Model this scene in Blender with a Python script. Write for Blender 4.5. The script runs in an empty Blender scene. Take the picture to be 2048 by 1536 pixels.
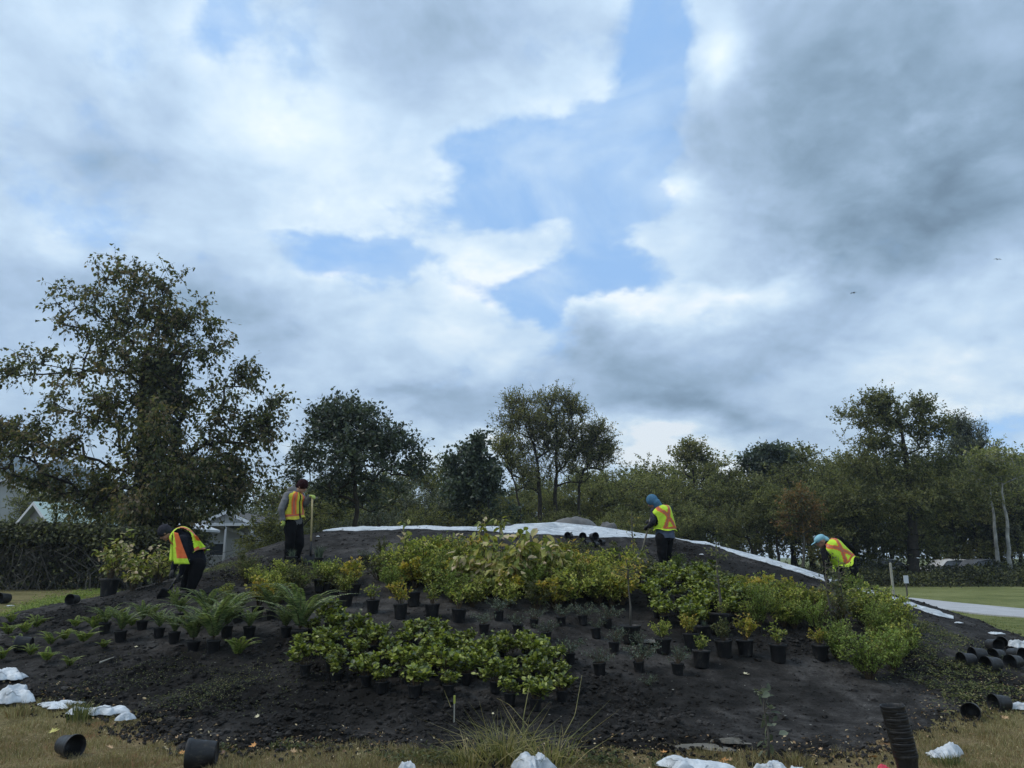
import bpy, bmesh, math, random
import numpy as np
from mathutils import Vector, Matrix, Quaternion
PI = math.pi
rad = math.radians
sc = bpy.context.scene
COL = sc.collection
rng = np.random.default_rng(11)
random.seed(11)

# ------------------------------------------------------------------ camera
F, PITCH, CZ = 1539.0, rad(12.7), 1.6
cp, sp = math.cos(PITCH), math.sin(PITCH)
cam_data = bpy.data.cameras.new("camera")
cam_data.sensor_width = 36.0
cam_data.lens = 36.0 * F / 2048.0
cam_data.clip_end = 6000
cam = bpy.data.objects.new("camera", cam_data)
cam.location = (0, 0, CZ)
cam.rotation_euler = (PI / 2 + PITCH, 0, 0)
COL.objects.link(cam)
sc.camera = cam

def ray(px, py):
    a = (px - 1024) / F
    b = (768 - py) / F
    return np.array([a, cp - b * sp, sp + b * cp])

def azel(px, py):
    d = ray(px, py)
    d = d / np.linalg.norm(d)
    return math.degrees(math.atan2(d[0], d[1])), math.degrees(math.asin(d[2]))

# ------------------------------------------------------------------ view
sc.view_settings.view_transform = 'Standard'
sc.view_settings.look = 'None'
sc.view_settings.exposure = 0.25
sc.view_settings.gamma = 1.0
sc.view_settings.use_curve_mapping = False
sc.cycles.max_bounces = 5
sc.cycles.diffuse_bounces = 2
sc.cycles.glossy_bounces = 2
sc.cycles.transmission_bounces = 3
sc.cycles.transparent_max_bounces = 4
sc.cycles.use_denoising = True

# ------------------------------------------------------------------ world: sky with broken cloud
SUN_EL, SUN_AZ = 52.0, -95.0            # sun veiled by the clouds, high on the left
world = bpy.data.worlds.new("World")
sc.world = world
world.use_nodes = True

class NB:
    """small node-tree helper"""
    def __init__(s, tree):
        s.t = tree
        s.n = tree.nodes
        s.l = tree.links
    def new(s, typ, **kw):
        n = s.n.new(typ)
        for k, v in kw.items():
            setattr(n, k, v)
        return n
    def put(s, sock, v):
        if isinstance(v, bpy.types.NodeSocket):
            s.l.new(v, sock)
        elif v is not None:
            sock.default_value = v
    def math(s, op, a, b=None, c=None, clamp=False):
        n = s.new('ShaderNodeMath', operation=op, use_clamp=clamp)
        s.put(n.inputs[0], a); s.put(n.inputs[1], b)
        if c is not None: s.put(n.inputs[2], c)
        return n.outputs[0]
    def vec(s, op, a, b=None, c=None, scale=None):
        n = s.new('ShaderNodeVectorMath', operation=op)
        s.put(n.inputs[0], a)
        if b is not None: s.put(n.inputs[1], b)
        if c is not None: s.put(n.inputs[2], c)
        if scale is not None: s.put(n.inputs['Scale'], scale)
        return n.outputs['Value'] if op in ('DOT_PRODUCT', 'LENGTH', 'DISTANCE') else n.outputs[0]
    def noise(s, vec, scale, detail=4.0, rough=0.5, dist=0.0, color=False, dims='3D'):
        n = s.new('ShaderNodeTexNoise', noise_dimensions=dims)
        s.put(n.inputs['Vector'], vec)
        s.put(n.inputs['Scale'], scale); s.put(n.inputs['Detail'], detail)
        s.put(n.inputs['Roughness'], rough); s.put(n.inputs['Distortion'], dist)
        return n.outputs['Color'] if color else n.outputs[0]
    def maprange(s, v, a, b, c=0.0, d=1.0, smooth=True):
        n = s.new('ShaderNodeMapRange', interpolation_type='SMOOTHSTEP' if smooth else 'LINEAR')
        s.put(n.inputs['Value'], v)
        s.put(n.inputs['From Min'], a); s.put(n.inputs['From Max'], b)
        s.put(n.inputs['To Min'], c); s.put(n.inputs['To Max'], d)
        return n.outputs[0]
    def ramp(s, v, stops, interp='LINEAR'):
        n = s.new('ShaderNodeValToRGB')
        n.color_ramp.interpolation = interp
        e = n.color_ramp.elements
        while len(e) < len(stops): e.new(0.5)
        for el, (p, c) in zip(e, stops):
            el.position = p
            el.color = (c[0], c[1], c[2], 1)
        s.put(n.inputs[0], v)
        return n.outputs[0]
    def mix(s, f, a, b, mode='MIX'):
        n = s.new('ShaderNodeMix', data_type='RGBA', blend_type=mode)
        s.put(n.inputs[0], f)
        s.put(n.inputs[6], a); s.put(n.inputs[7], b)
        return n.outputs[2]

def build_sky():
    nt = world.node_tree
    nt.nodes.clear()
    b = NB(nt)
    tc = b.new('ShaderNodeTexCoord').outputs['Generated']
    d = b.vec('NORMALIZE', tc)
    sep = b.new('ShaderNodeSeparateXYZ'); b.put(sep.inputs[0], d)
    X, Y, Z = sep.outputs
    az = b.math('MULTIPLY', b.math('ARCTAN2', X, Y), 57.29578)
    el = b.math('MULTIPLY', b.math('ARCSINE', Z), 57.29578)
    comb = b.new('ShaderNodeCombineXYZ')
    b.put(comb.inputs[0], az); b.put(comb.inputs[1], el)
    ae = comb.outputs[0]
    # cloud-layer coordinates: clouds flatten towards the horizon
    den = b.math('ADD', b.math('MAXIMUM', Z, 0.0), 0.42)
    inv = b.math('DIVIDE', 1.0, den)
    P = b.vec('SCALE', d, scale=inv)
    w1 = b.vec('SUBTRACT', b.noise(P, 2.2, 5.0, 0.55, color=True), (0.5, 0.5, 0.5))
    w2 = b.vec('SUBTRACT', b.noise(P, 7.0, 4.0, 0.6, color=True), (0.5, 0.5, 0.5))
    aw = b.vec('MULTIPLY_ADD', w1, (13.0, 9.0, 0.0), ae)
    aw = b.vec('MULTIPLY_ADD', w2, (4.5, 3.2, 0.0), aw)
    flat = b.new('ShaderNodeSeparateXYZ'); b.put(flat.inputs[0], aw)
    c2 = b.new('ShaderNodeCombineXYZ'); b.put(c2.inputs[0], flat.outputs[0]); b.put(c2.inputs[1], flat.outputs[1])
    aw = c2.outputs[0]

    def blobs(lst, start):
        acc = start
        for px, py, sx, sy, w in lst:
            a, e = azel(px, py)
            ka, ke = 26.9 / sx, 26.9 / sy
            v = b.vec('MULTIPLY_ADD', aw, (ka, ke, 0.0), (-a * ka, -e * ke, 0.0))
            q = b.vec('DOT_PRODUCT', v, v)
            g = b.math('POWER', 0.3679, q)
            acc = b.math('MULTIPLY_ADD', g, w, acc)
        return acc
    fb = b.noise(P, 3.6, 9.0, 0.56, 0.3)
    fine = b.noise(P, 12.0, 8.0, 0.62, 0.25)
    # cover: below zero = open blue
    blue = [(1310, 20, 55, 120, -.9), (1300, 170, 60, 90, -1.0), (1200, 260, 120, 70, -1.15), (1050, 300, 150, 80, -1.3),
            (1010, 400, 120, 60, -1.15), (960, 260, 90, 60, -.5), (1280, 330, 90, 90, -1.0), (740, 515, 115, 42, -1.4), (1180, 490, 70, 70, -.8), (1240, 420, 80, 60, -.8),
            (1050, 590, 130, 45, -1.2), (1220, 575, 110, 40, -.95), (460, 75, 90, 50, -.75), (250, 60, 100, 50, -.45), (640, 110, 80, 70, -.35),
            (560, 880, 40, 22, -.5), (2000, 850, 90, 30, -.6), (1900, 900, 200, 20, -.35), (1100, 650, 40, 70, -.6), (160, 200, 120, 40, -.2), (600, 455, 60, 20, -.5)]
    cov = blobs(blue, b.math('MULTIPLY_ADD', b.math('SUBTRACT', fb, 0.5), 1.7, 0.68))
    cov = b.math('MULTIPLY_ADD', b.math('SUBTRACT', fine, 0.5), 1.0, cov)
    puff = b.math('ABSOLUTE', b.math('SUBTRACT', b.noise(P, 7.5, 6.0, 0.5, 0.1), 0.5))
    cov = b.math('MULTIPLY_ADD', puff, 1.1, b.math('SUBTRACT', cov, 0.1))
    veil = b.math('MULTIPLY', b.maprange(b.noise(P, 4.5, 8.0, .62, .6), .38, .72), .55)
    cloud = b.math('MAXIMUM', b.maprange(cov, -0.20, 0.46), veil)
    # cloud light
    lum = [(560, 210, 150, 70, .26), (770, 340, 170, 110, .26), (650, 410, 200, 70, .14), (110, 450, 130, 50, .26), (180, 60, 250, 50, .06),
           (1440, 110, 55, 60, .45), (1150, 130, 120, 100, .16), (1370, 395, 70, 35, .40), (1420, 490, 150, 70, .28), (680, 550, 90, 34, .34), (920, 560, 110, 70, .28),
           (1330, 625, 190, 32, .40), (1560, 605, 120, 30, .34), (930, 700, 170, 60, .24), (760, 640, 160, 60, .14), (1080, 420, 90, 40, .25), (1560, 800, 110, 30, .30),
           (1890, 740, 170, 60, .26), (1920, 815, 130, 20, .32), (1950, 610, 140, 50, .14), (960, 900, 260, 40, .16), (1330, 915, 170, 30, .55), (1000, 900, 500, 26, .15), (1250, 300, 80, 60, .2),
           (880, 60, 330, 90, -.16), (230, 290, 200, 70, -.16), (180, 590, 380, 80, -.24), (460, 620, 130, 60, -.12), (420, 720, 220, 50, -.05),
           (1760, 120, 420, 220, -.27), (1800, 400, 400, 150, -.25), (1700, 470, 200, 70, -.20), (1560, 90, 110, 60, -.1), (1940, 240, 160, 160, -.10), (1580, 260, 140, 90, -.14), (1720, 560, 120, 60, -.25),
           (1320, 760, 240, 60, -.26), (1160, 700, 120, 60, -.2), (1420, 820, 240, 34, -.40), (1620, 700, 120, 40, -.2), (860, 810, 180, 30, -.30), (100, 870, 260, 40, -.15), (1150, 860, 120, 40, -.1)]
    br = blobs(lum, b.math('MULTIPLY_ADD', b.math('SUBTRACT', fb, 0.5), 0.80, 0.515))
    br = b.math('MULTIPLY_ADD', b.math('SUBTRACT', fine, 0.5), 0.42, br)
    br = b.math('MULTIPLY_ADD', puff, 0.5, b.math('SUBTRACT', br, 0.05))
    # tops of the billows are lit, undersides shaded
    P2 = b.vec('ADD', P, (-0.012, 0.0, 0.05))
    rel = b.math('SUBTRACT', b.noise(P, 6.5, 8.0, 0.55, 0.2), b.noise(P2, 6.5, 8.0, 0.55, 0.2))
    br = b.math('MULTIPLY_ADD', rel, 0.7, br)
    # thin edges of a cloud scatter more light than its thick middle
    edge = b.math('SUBTRACT', 1.0, b.maprange(cov, 0.30, 1.0))
    br = b.math('MULTIPLY_ADD', edge, 0.16, br)
    col = b.ramp(br, [(0.0, (.125, .19, .26)), (0.10, (.175, .26, .355)), (0.22, (.24, .345, .465)), (0.45, (.385, .515, .69)), (0.68, (.55, .70, .86)), (0.88, (.73, .85, .94)), (1.0, (.88, .94, .98))])
    low = b.maprange(el, 2.0, 13.0, 1.0, 0.0)
    col = b.mix(b.math('MULTIPLY', low, 0.45), col, b.mix(1.0, col, (1.06, 1.0, .86, 1), 'MULTIPLY'))
    K = 10.0
    col10 = b.vec('SCALE', col, scale=K)
    sky = b.new('ShaderNodeTexSky', sky_type='NISHITA')
    sky.sun_disc = False
    sky.sun_elevation = rad(SUN_EL)
    sky.sun_rotation = rad(SUN_AZ)
    sky.air_density = 1.0
    sky.dust_density = 0.6
    sky.ozone_density = 2.5
    skyc = b.mix(0.55, b.vec('SCALE', sky.outputs[0], scale=1.0), (3.9, 6.9, 11.6, 1))
    out = b.mix(cloud, skyc, col10)
    bg = b.new('ShaderNodeBackground')
    b.put(bg.inputs[0], out)
    bg.inputs[1].default_value = 0.1
    wo = b.new('ShaderNodeOutputWorld')
    b.l.new(bg.outputs[0], wo.inputs[0])
build_sky()
world.cycles.sampling_method = 'MANUAL'
world.cycles.sample_map_resolution = 512

sun_l = bpy.data.lights.new("sun", 'SUN')
sun_l.energy = 1.5
sun_l.angle = rad(22)
sun_l.color = (1.0, .96, .88)
sun = bpy.data.objects.new("sun", sun_l)
sd = Vector((math.sin(rad(SUN_AZ)) * math.cos(rad(SUN_EL)), math.cos(rad(SUN_AZ)) * math.cos(rad(SUN_EL)), math.sin(rad(SUN_EL))))
sun.rotation_euler = sd.to_track_quat('Z', 'Y').to_euler()
sun.location = sd * 50
COL.objects.link(sun)

# ------------------------------------------------------------------ shape of the land
def at(px, py, Y):
    d = ray(px, py)
    return np.array([0, 0, CZ]) + d * (Y / d[1])

def ss(a, b, x):
    t = np.clip((x - a) / (b - a), 0, 1)
    return t * t * (3 - 2 * t)

def cone(x, y):
    x = np.asarray(x, float); y = np.asarray(y, float)
    dx = x - .3; dy = y - 18.6
    rx = np.where(dx < 0, 13., 10.2); ry = np.where(dy < 0, 12., 7.)
    r = np.sqrt((dx / rx) ** 2 + (dy / ry) ** 2 + .01)
    t = 1 - r
    t = np.where(t > .12, t, .12 * np.exp((t - .12) / .12))
    return 2.72 * t * ss(1.25, .95, r) + .55 * ss(-7, -14, x) * ss(15, 25, y)
SURVEY = [(585,1132,14.5),(1325,1153,15),(1690,1200,15),(360,1202,12.8),(1024,1497,6.9),(900,1400,8.5),(863,1242,11),(1400,1347,9.7),
(1050,1053,18.5),(850,1058,18.5),(650,1068,18),(560,1085,17.5),(430,1135,17),(1200,1062,18.5),(1345,1080,18),(1500,1120,17),(1670,1168,16),(1800,1210,15),(1900,1250,14),(1985,1290,13.5),
(700,1300,9.9),(425,1312,10.3),(1735,1380,9.3),(1150,1140,14.2),(1500,1180,13.8)]
SP = np.array([at(*c) for c in SURVEY])
def KER(x, y): return np.exp(-((x[..., None] - SP[:, 0]) ** 2 + (y[..., None] - SP[:, 1]) ** 2) / 8.0)
SW = np.linalg.solve(KER(SP[:, 0], SP[:, 1]) + .08 * np.eye(len(SP)), SP[:, 2] - cone(SP[:, 0], SP[:, 1]))
def H(x, y):
    x = np.asarray(x, float); y = np.asarray(y, float)
    return cone(x, y) + KER(x, y) @ SW

def ground_at(px, py):
    """point of the land seen in this direction (surveying aid)"""
    d = ray(px, py)
    t = np.arange(4, 60, .02)
    X, Y, Z = d[0] * t, d[1] * t, CZ + d[2] * t
    hit = Z < H(X, Y)
    i = int(np.argmax(hit)) if hit.any() else -1
    return np.array([X[i], Y[i], float(H(X[i], Y[i]))])

_G = np.random.default_rng(5).random((256, 256))
def vnoise(x, y):
    xi = np.floor(x).astype(int); yi = np.floor(y).astype(int)
    fx = x - xi; fy = y - yi
    fx = fx * fx * (3 - 2 * fx); fy = fy * fy * (3 - 2 * fy)
    g = lambda a, b: _G[a % 256, b % 256]
    return ((g(xi, yi) * (1 - fx) + g(xi + 1, yi) * fx) * (1 - fy) + (g(xi, yi + 1) * (1 - fx) + g(xi + 1, yi + 1) * fx) * fy) - .5
def fbm(x, y, s, o=4, p=.5):
    x = np.asarray(x, float) / s + 17.3; y = np.asarray(y, float) / s + 41.7
    r = 0; a = 1
    for k in range(o):
        r = r + a * vnoise(x + 31.7 * k, y - 11.3 * k)
        x = x * 2.03; y = y * 2.03; a *= p
    return r

def polysd(P, X, Y):
    """signed distance to a polygon, positive inside"""
    P = np.asarray(P, float)
    d = np.full(X.shape, 1e9); ins = np.zeros(X.shape, bool)
    for a, b in zip(P, np.roll(P, -1, 0)):
        e = b - a
        t = np.clip(((X - a[0]) * e[0] + (Y - a[1]) * e[1]) / (e @ e + 1e-12), 0, 1)
        d = np.minimum(d, np.hypot(X - a[0] - t * e[0], Y - a[1] - t * e[1]))
        c = (a[1] > Y) != (b[1] > Y)
        with np.errstate(divide='ignore', invalid='ignore'):
            ins ^= c & (X < (b[0] - a[0]) * (Y - a[1]) / (b[1] - a[1] + 1e-12) + a[0])
    return np.where(ins, d, -d)

SOIL = [ground_at(*p)[:2] for p in [(-260,1380),(0,1392),(130,1400),(260,1440),(400,1478),(600,1492),(800,1502),(1000,1508),(1330,1508),(1500,1508),(1700,1498),(1830,1466),
        (1900,1430),(2010,1400),(2130,1375),(2130,1345),(2000,1322)]] + [(9.3, 14.2), (9.6, 18), (8, 24), (0, 25), (-6, 24), (-7.2, 19)] + \
       [ground_at(*p)[:2] for p in [(400,1150),(300,1172),(200,1186),(100,1208),(0,1238),(-260,1275)]]
DUG = [(470,1158,90,14),(560,1150,60,10),(690,1360,110,60),(640,1440,120,40),(1260,1430,90,40),(1180,1390,60,30),(250,1370,130,50),(420,1420,90,40),(330,1330,60,20),(130,1235,60,14),(560,1300,50,20),
       (1600,1290,60,20),(1850,1340,60,30),(900,1440,120,20),(1360,1110,40,14),(1430,1180,60,14)]
DUGW = [(ground_at(a, b), ground_at(a + c, b), ground_at(a, b + d)) for a, b, c, d in DUG]
def dugness(X, Y):
    m = np.zeros(np.shape(X))
    for c, ex, ey in DUGW:
        rx = np.hypot(*(ex - c)[:2]) + .15; ry = abs((ey - c)[1]) + .25
        m = np.maximum(m, np.exp(-(((X - c[0]) / rx) ** 2 + ((Y - c[1]) / ry) ** 2)))
    return m
def soil_z(X, Y):
    D = dugness(X, Y)
    r1 = np.abs(fbm(X, Y, .42, 4, .55))
    det = .05 * fbm(X, Y, 1.6, 3) + .022 * fbm(X, Y, .5, 3) + .016 * fbm(X, Y, .16, 3, .6)
    det = det + D * (.15 * (r1 - .15) + .06 * fbm(X, Y, .13, 3, .7))
    return H(X, Y) + det
def soil_mask(X, Y):
    return polysd(SOIL, X, Y) + .42 * fbm(X, Y, .8, 5, .68)
def surf(x, y):
    """height of whatever surface is on top at x, y"""
    x = np.asarray(x, float); y = np.asarray(y, float)
    m = soil_mask(x, y)
    return np.where(m > .0, soil_z(x, y) + .045 * ss(-.3, .3, m), H(x, y))

# ------------------------------------------------------------------ object helpers
def link(name, data, parent=None):
    o = bpy.data.objects.new(name, data)
    COL.objects.link(o)
    if parent is not None: o.parent = parent
    return o
def tag(o, label=None, cat=None, group=None, kind=None):
    if label: o['label'] = label
    if cat: o['category'] = cat
    if group: o['group'] = group
    if kind: o['kind'] = kind
    return o
def thing(name, label, cat, loc=(0, 0, 0), rotz=0, group=None):
    o = link(name, None)
    o.location = [float(v) for v in loc]; o.rotation_euler = (0, 0, rotz)
    return tag(o, label, cat, group)
def kids(o): return [c for c in bpy.data.objects if c.parent is o]
def copy_tree(o, ch, parent=None):
    """copy a thing and its (cached) parts"""
    c = o.copy(); COL.objects.link(c)
    if parent is not None: c.parent = parent
    for k, sub in ch:
        copy_tree(k, sub, c)
    return c
def tree_of(o):
    return [(k, tree_of(k)) for k in kids(o)]

class Geo:
    def __init__(s): s.v = []; s.f = {3: [], 4: []}; s.m = {3: [], 4: []}; s.n = 0
    def add(s, V, Q=None, T=None, mi=0):
        V = np.asarray(V, float).reshape(-1, 3)
        for k, Fc in ((4, Q), (3, T)):
            if Fc is not None and len(Fc):
                Fc = np.asarray(Fc, int).reshape(-1, k) + s.n
                s.f[k].append(Fc); s.m[k].append(np.full(len(Fc), mi))
        s.v.append(V); s.n += len(V)
        return s
    def mesh(s, name, mats, smooth=False):
        V = np.concatenate(s.v); me = bpy.data.meshes.new(name)
        q = np.concatenate(s.f[4]) if s.f[4] else np.zeros((0, 4), int)
        t = np.concatenate(s.f[3]) if s.f[3] else np.zeros((0, 3), int)
        mi = np.concatenate([*(s.m[4]), *(s.m[3])]) if (s.m[4] or s.m[3]) else np.zeros(0, int)
        me.vertices.add(len(V)); me.vertices.foreach_set('co', V.ravel())
        me.loops.add(q.size + t.size)
        me.loops.foreach_set('vertex_index', np.concatenate([q.ravel(), t.ravel()]).astype(np.int32))
        n = len(q) + len(t)
        me.polygons.add(n)
        st = np.concatenate([np.arange(len(q)) * 4, q.size + np.arange(len(t)) * 3]).astype(np.int32)
        me.polygons.foreach_set('loop_start', st)
        me.polygons.foreach_set('material_index', mi.astype(np.int32))
        for m in (mats if isinstance(mats, (list, tuple)) else [mats]): me.materials.append(m)
        me.polygons.foreach_set('use_smooth', np.full(n, bool(smooth)))
        me.update(calc_edges=True)
        return me
    def build(s, name, mats, parent=None, smooth=False):
        return link(name, s.mesh(name, mats, smooth), parent)

def unit(v): return v / (np.linalg.norm(v, axis=-1, keepdims=True) + 1e-12)
def frusta(g, p0, p1, r0, r1, k=5, mi=0):
    """many tapered segments at once"""
    p0 = np.asarray(p0, float); p1 = np.asarray(p1, float)
    d = unit(p1 - p0)
    a = np.where(np.abs(d[:, 2:3]) < .9, np.array([[0, 0, 1.]]), np.array([[1., 0, 0]]))
    u = unit(np.cross(d, a)); v = np.cross(d, u)
    th = np.arange(k) / k * 2 * PI
    ring = u[:, None] * np.cos(th)[None, :, None] + v[:, None] * np.sin(th)[None, :, None]
    A = p0[:, None] + ring * np.asarray(r0)[:, None, None]
    B = p1[:, None] + ring * np.asarray(r1)[:, None, None]
    V = np.concatenate([A, B], 1).reshape(-1, 3)
    i = np.arange(k); j = (i + 1) % k
    q = np.stack([i, j, j + k, i + k], 1)
    Q = (q[None] + (np.arange(len(p0)) * 2 * k)[:, None, None]).reshape(-1, 4)
    g.add(V, Q, mi=mi)
def tube(g, pts, radii, k=8, mi=0, caps=True, flat=None):
    """one swept tube with shared rings; flat=(sx, sy) squashes the section"""
    P = np.asarray(pts, float); R = np.broadcast_to(np.asarray(radii, float), (len(P),))
    d = unit(np.gradient(P, axis=0))
    up = np.array([0, 0, 1.]) if abs(d[0][2]) < .9 else np.array([0, 1., 0])
    u = unit(np.cross(d[0], up)); V = []
    th = np.arange(k) / k * 2 * PI
    for i in range(len(P)):
        u = unit(u - d[i] * (u @ d[i])); w = np.cross(d[i], u)
        V.append(P[i] + R[i] * (np.cos(th)[:, None] * u + np.sin(th)[:, None] * w))
    n = len(P); i = np.arange(k); j = (i + 1) % k
    Q = np.concatenate([np.stack([a * k + i, a * k + j, (a + 1) * k + j, (a + 1) * k + i], 1) for a in range(n - 1)])
    V = np.concatenate(V); T = None
    if caps:
        V = np.concatenate([V, P[:1], P[-1:]]); c0, c1 = n * k, n * k + 1
        T = np.concatenate([np.stack([j, i, np.full(k, c0)], 1), np.stack([(n - 1) * k + i, (n - 1) * k + j, np.full(k, c1)], 1)])
    g.add(V, Q, T, mi)
def lathe(g, prof, k=24, mi=0, M=None):
    """profile [(r, z)] spun round z"""
    th = np.arange(k) / k * 2 * PI; n = len(prof)
    V = np.array([[r * math.cos(a), r * math.sin(a), z] for r, z in prof for a in th])
    i = np.arange(k); j = (i + 1) % k
    Q = np.concatenate([np.stack([a * k + i, a * k + j, (a + 1) * k + j, (a + 1) * k + i], 1) for a in range(n - 1)])
    if M is not None: V = V @ np.array(M)[:3, :3].T + np.array(M)[:3, 3]
    g.add(V, Q, mi=mi)
def box(g, c, s, mi=0, R=None):
    V = np.array([[x, y, z] for x in (-.5, .5) for y in (-.5, .5) for z in (-.5, .5)]) * np.array(s)
    if R is not None: V = V @ np.array(R).T
    g.add(V + np.array(c), [[0, 1, 3, 2], [4, 6, 7, 5], [0, 4, 5, 1], [2, 3, 7, 6], [0, 2, 6, 4], [1, 5, 7, 3]], mi=mi)
def rvec(n, r=rng):
    return unit(r.normal(size=(n, 3)))

# leaves --------------------------------------------------------------
def leaves4(g, p, d, nrm, L, W, mi=0):
    """one bent rhombus each, for foliage seen from far"""
    d = unit(d); s = unit(np.cross(d, nrm)); L = np.asarray(L)[:, None]; W = np.asarray(W)[:, None]
    n = np.cross(s, d)
    V = np.stack([p, p + d * L * .45 + s * W * .5 + n * L * .06, p + d * L - n * L * .12, p + d * L * .45 - s * W * .5 + n * L * .06], 1).reshape(-1, 3)
    g.add(V, np.arange(len(p) * 4).reshape(-1, 4), mi=mi)
def leaves8(g, p, d, nrm, L, W, mi=0, fold=.12, droop=.18):
    """ovate leaf folded along its midrib, for plants seen close"""
    d = unit(d); s = unit(np.cross(d, nrm)); n = np.cross(s, d)
    L = np.asarray(L)[:, None]; W = np.asarray(W)[:, None]
    f = lambda a, b, c: p + d * L * a + s * W * b + n * (abs(b) * W * fold * 2 - L * droop * a * a) + n * c
    V = np.stack([f(0, 0, 0), f(.28, .42, 0), f(.66, .40, 0), f(1, 0, 0), f(.66, -.40, 0), f(.28, -.42, 0), f(.35, 0, 0), f(.70, 0, 0)], 1).reshape(-1, 3)
    b = (np.arange(len(p)) * 8)[:, None, None]
    Q = np.array([[1, 2, 7, 6], [6, 7, 4, 5]])[None] + b
    T = np.array([[0, 1, 6], [2, 3, 7], [0, 6, 5], [7, 3, 4]])[None] + b
    g.add(V, Q.reshape(-1, 4), T.reshape(-1, 3), mi=mi)

# ------------------------------------------------------------------ materials
def nmat(name):
    m = bpy.data.materials.new(name); m.use_nodes = True
    nt = m.node_tree; nt.nodes.clear()
    b = NB(nt)
    out = b.new('ShaderNodeOutputMaterial')
    bs = b.new('ShaderNodeBsdfPrincipled')
    nt.links.new(bs.outputs[0], out.inputs[0])
    return m, b, bs, out
def plain(name, col, rough=.7, var=.25, scale=8, bump=0, bscale=40, metal=0, spec=.4):
    m, b, bs, out = nmat(name)
    co = b.new('ShaderNodeTexCoord').outputs['Object']
    n = b.noise(co, scale, 6, .6)
    f = b.maprange(n, .3, .7, 1 - var, 1 + var * .6, False)
    b.put(bs.inputs['Base Color'], b.vec('SCALE', tuple(col), scale=f))
    bs.inputs['Roughness'].default_value = rough
    bs.inputs['Metallic'].default_value = metal
    bs.inputs['Specular IOR Level'].default_value = spec
    if bump:
        bp = b.new('ShaderNodeBump'); bp.inputs['Strength'].default_value = bump; bp.inputs['Distance'].default_value = .02
        b.put(bp.inputs['Height'], b.noise(co, bscale, 5, .6)); b.put(bs.inputs['Normal'], bp.outputs[0])
    return m
def leafmat(name, cols, trans=.35, rough=.55, objvar=.25, spec=.3, cl=1.6):
    """cols: leaf colours, picked per leaf; each plant also differs a little"""
    m, b, bs, out = nmat(name)
    geo = b.new('ShaderNodeNewGeometry'); oi = b.new('ShaderNodeObjectInfo')
    co = b.new('ShaderNodeTexCoord').outputs['Object']
    cn = b.maprange(b.noise(co, cl, 3, .5), .3, .7, -.3, .3, False)
    f = b.math('ADD', geo.outputs['Random Per Island'], cn, clamp=True)
    k = len(cols)
    c = b.ramp(f, [((i + .5) / k, q) for i, q in enumerate(cols)])
    v = b.math('MULTIPLY_ADD', oi.outputs['Random'], objvar * 2, 1 - objvar)
    c = b.vec('SCALE', c, scale=v)
    b.put(bs.inputs['Base Color'], c)
    bs.inputs['Roughness'].default_value = rough
    bs.inputs['Specular IOR Level'].default_value = spec
    tr = b.new('ShaderNodeBsdfTranslucent'); b.put(tr.inputs[0], b.mix(1.0, c, (1.15, 1.2, .6, 1), 'MULTIPLY'))
    mx = b.new('ShaderNodeMixShader'); mx.inputs[0].default_value = trans
    b.l.new(bs.outputs[0], mx.inputs[1]); b.l.new(tr.outputs[0], mx.inputs[2]); b.l.new(mx.outputs[0], out.inputs[0])
    return m

M = {}
M['bark'] = plain('bark', (.045, .038, .030), .9, .5, 6, .6, 30, spec=.1)
M['bark_pale'] = plain('bark_pale', (.36, .35, .32), .85, .5, 3, .4, 20, spec=.1)
M['bark_grey'] = plain('bark_grey', (.11, .10, .085), .9, .4, 5, .4, 30, spec=.1)
M['stem'] = plain('stem', (.07, .05, .03), .8, .3, 20, spec=.2)
def pot_material():
    m, b, bs, out = nmat('pot_plastic')
    co = b.new('ShaderNodeTexCoord').outputs['Object']; oi = b.new('ShaderNodeObjectInfo').outputs['Random']
    v = b.vec('ADD', co, b.vec('SCALE', (7.0, 3.0, 5.0), scale=oi))
    n = b.noise(v, 14, 6, .65); n2 = b.noise(b.vec('MULTIPLY', v, (1, 1, .25)), 60, 4, .6)
    d = b.math('MULTIPLY', b.maprange(b.math('MULTIPLY_ADD', n2, .4, b.math('MULTIPLY', n, .6)), .50, .66), .8)
    b.put(bs.inputs['Base Color'], b.mix(d, (.012, .012, .013, 1), (.060, .052, .043, 1)))
    b.put(bs.inputs['Roughness'], b.maprange(n, .3, .7, .35, .75)); bs.inputs['Specular IOR Level'].default_value = .4
    return m
M['pot'] = pot_material()
M['potsoil'] = plain('potting_soil', (.03, .024, .018), 1, .4, 50, .8, 90, spec=.1)

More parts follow.
